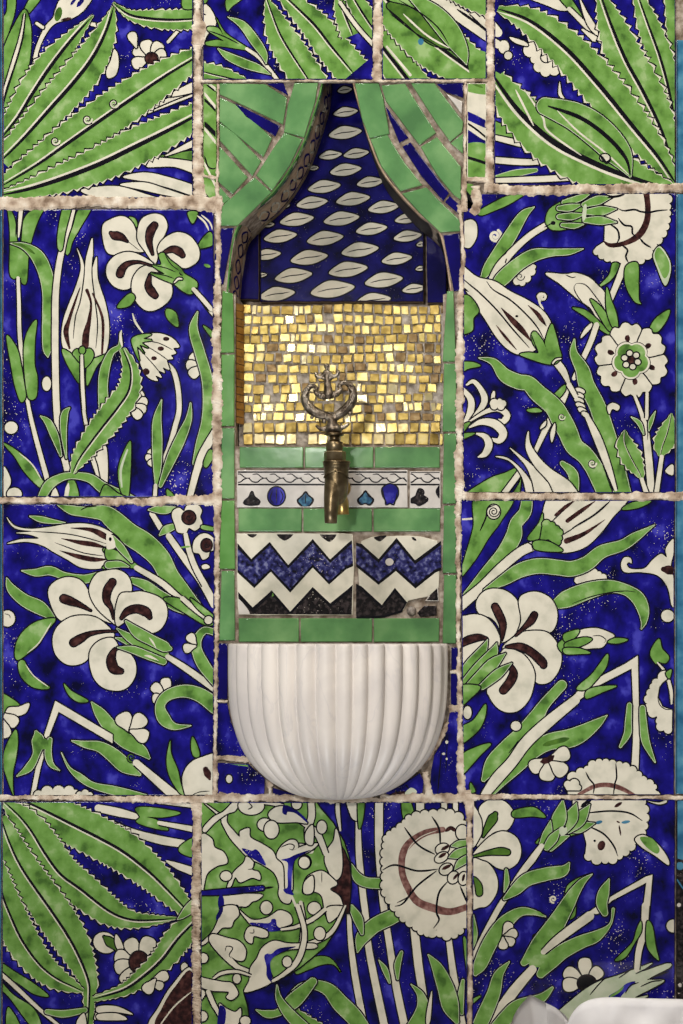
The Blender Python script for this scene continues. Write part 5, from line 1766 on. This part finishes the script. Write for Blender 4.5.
# acanthus ribs raised on the crescents
for off in (-14, 0, 14):
    for CC, sg in ((LC, 1), (RC, -1)):
        scroll([(x + off * 0.7 * sg * (1 if y < 430 else 0.2), y + off * 0.7 * (0.2 if y < 430 else 1), 9 + 3 * (off == 0)) for x, y, w in CC[2:9]], 1.0, -0.0034, 8)
for CC, sg in ((LC, 1), (RC, -1)):
    for i in range(3, 9):
        x, y, w = CC[i]; x2, y2, _ = CC[i - 1]
        scroll([(x, y, 10), ((x + x2) / 2 + 12 * sg, (y + y2) / 2 - 10, 11), (x2 + 20 * sg, y2 + 2, 6)], 1.0, -0.0036, 8)
bmesh.ops.recalc_face_normals(bm, faces=bm.faces[:])
link('key_handle', bm, PW, tap)
# ================================================================ white paper bundle standing in front of the wall, bottom right
PP = mat('white_paper', [(226, 222, 222), (236, 233, 232)], 30, 0.7, 0.15, 60, spec=0.2)
pr = empty('paper_bundle', (X(615), -0.075, Z(1095)))
tag(pr, 'crumpled white paper bundle with a rolled corner before the lowest tiles', 'paper bundle')
r9 = random.Random(3)
bm = bmesh.new()
rim = [(546, 1003, -0.098), (557, 1009, -0.097), (568, 1022, -0.088), (566, 1016, -0.070), (556, 1008, -0.058), (545, 1002.5, -0.052), (536, 997.5, -0.050), (530, 995, -0.051), (526, 999, -0.055), (519, 1007, -0.062), (513, 1018, -0.072), (511, 1030, -0.082), (517, 1044, -0.094)]
rim = catmull(rim, step=1.5)
cols = []
for i, (x, y, d) in enumerate(rim):
    t = i / (len(rim) - 1)
    c = []
    for j in range(13):
        u = j / 12
        bx, by, bd = 548 + (x - 540) * 0.55, 1098, -0.078 + (d + 0.078) * 0.6
        w = 0.0012 * math.sin(u * 7 + t * 9) * u
        c.append(bm.verts.new(at(x + (bx - x) * u, y + (by - y) * u, d + (bd - d) * u + w)))
    cols.append(c)
for a_, b_ in zip(cols, cols[1:]):
    for j in range(12): bm.faces.new((a_[j], a_[j + 1], b_[j + 1], b_[j])).smooth = True
bmesh.ops.solidify(bm, geom=bm.faces[:], thickness=0.0009)
bmesh.ops.recalc_face_normals(bm, faces=bm.faces[:])
link('rolled_corner', bm, PP, pr)
bm = bmesh.new()
top = [(566, 1030), (570, 1019), (577, 1009), (586, 1003), (596, 1000), (610, 999), (640, 1000), (683, 1001), (720, 1003), (750, 1008), (765, 1022)]
tp = catmull(top, step=2.5)
sec = []
NS = 20
for i, (x, y) in enumerate(tp):
    t = i / (len(tp) - 1)
    half = 0.024 * (math.sin(PI * min(max(t, 0.02), 0.98)) ** 0.35)
    ring = []
    for j in range(NS + 1):          # back foot, over the top, front foot
        a_ = j / NS
        if a_ < 0.38: u = 1 - a_ / 0.38; d = half
        elif a_ > 0.62: u = (a_ - 0.62) / 0.38; d = -half
        else: u = 0; d = half * math.cos((a_ - 0.38) / 0.24 * PI)
        rise = (0.0018 * math.sin((a_ - 0.38) / 0.24 * PI) if 0.38 <= a_ <= 0.62 else 0)
        yy = -0.078 + d - (0.010 * u if d < 0 else 0)
        py = y + (1098 - y) * u
        cr = 0.0022 * math.sin(x * 0.11 + u * 6) + 0.0016 * math.sin(x * 0.05 - u * 11 + 2) + 0.0008 * math.sin(x * 0.33 + u * 17) + 0.0012 * abs(math.sin(x * 0.085 + u * 4)) + 0.0010 * abs(math.sin(x * 0.19 - u * 9))
        p = at(x, py, yy + (cr if u > 0 else 0)); p.z += rise
        ring.append(bm.verts.new(p))
    sec.append(ring)
for a_, b_ in zip(sec, sec[1:]):
    for j in range(NS): bm.faces.new((a_[j], a_[j + 1], b_[j + 1], b_[j])).smooth = True
bm.faces.new(sec[0]); bm.faces.new(sec[-1])
bm.faces.new([s_[0] for s_ in sec] + [s_[-1] for s_ in sec[::-1]])
bmesh.ops.recalc_face_normals(bm, faces=bm.faces[:])
link('folded_sheet', bm, PP, pr)
# ledge it stands on, below the picture
bm = bmesh.new()
z0 = at(615, 1098, -0.078).z
bmesh.ops.create_cube(bm, size=1.0)
for v in bm.verts: v.co = Vector((v.co.x * 1.26 + X(370), -0.10 + v.co.y * 0.20, z0 - 0.03 + v.co.z * 0.06))
bmesh.ops.bevel(bm, geom=bm.edges[:], offset=0.004, segments=2, affect='EDGES')
tag(link('trim_2', bm, M['plaster']), kind='structure')
# ================================================================ light and camera
def area(name, loc, target, size, power, col):
    l = bpy.data.lights.new(name, 'AREA'); l.shape = 'DISK'; l.size = size; l.energy = power; l.color = col
    o = bpy.data.objects.new(name, l); C.objects.link(o); o.location = loc
    o.rotation_euler = (Vector(target) - Vector(loc)).to_track_quat('-Z', 'Y').to_euler()
    return o
area('lamp_key', (-0.65, -1.15, 1.75), (0, 0, 0), 0.5, 27, (1.0, 0.97, 0.92))
area('lamp_fill', (1.15, -1.35, 1.6), (0, 0, -0.1), 0.6, 20, (1.0, 0.89, 0.74))
area('lamp_front', (-0.20, -1.7, 0.33), (0, 0, -0.05), 0.12, 14, (1.0, 0.97, 0.93))
area('added_bounce_fill', (-0.4, -1.7, -2.3), (0, 0, 0), 1.0, 34, (0.93, 0.96, 1.0))  # added low fill imitating bounced light; no lamp stands down there
w = bpy.data.worlds.new('room'); bpy.context.scene.world = w; w.use_nodes = True
w.node_tree.nodes['Background'].inputs['Color'].default_value = (0.92, 0.95, 1.0, 1); w.node_tree.nodes['Background'].inputs['Strength'].default_value = 0.12
cam = bpy.data.cameras.new('camera'); co = bpy.data.objects.new('camera', cam); C.objects.link(co)
co.location = (CAMX, -CAMD, CAMZ); co.rotation_euler = (PI / 2, 0, 0)
cam.sensor_width = 36.0; cam.lens = 36.0 * CAMD / 1.024
cam.shift_x = -CAMX / 1.024; cam.shift_y = -CAMZ / 1.024
cam.clip_start = 0.05
sc = bpy.context.scene
sc.camera = co
sc.view_settings.view_transform = 'Standard'; sc.view_settings.look = 'None'; sc.view_settings.gamma = 1.0
sc.view_settings.use_curve_mapping = False
sc.view_settings.exposure = -0.08
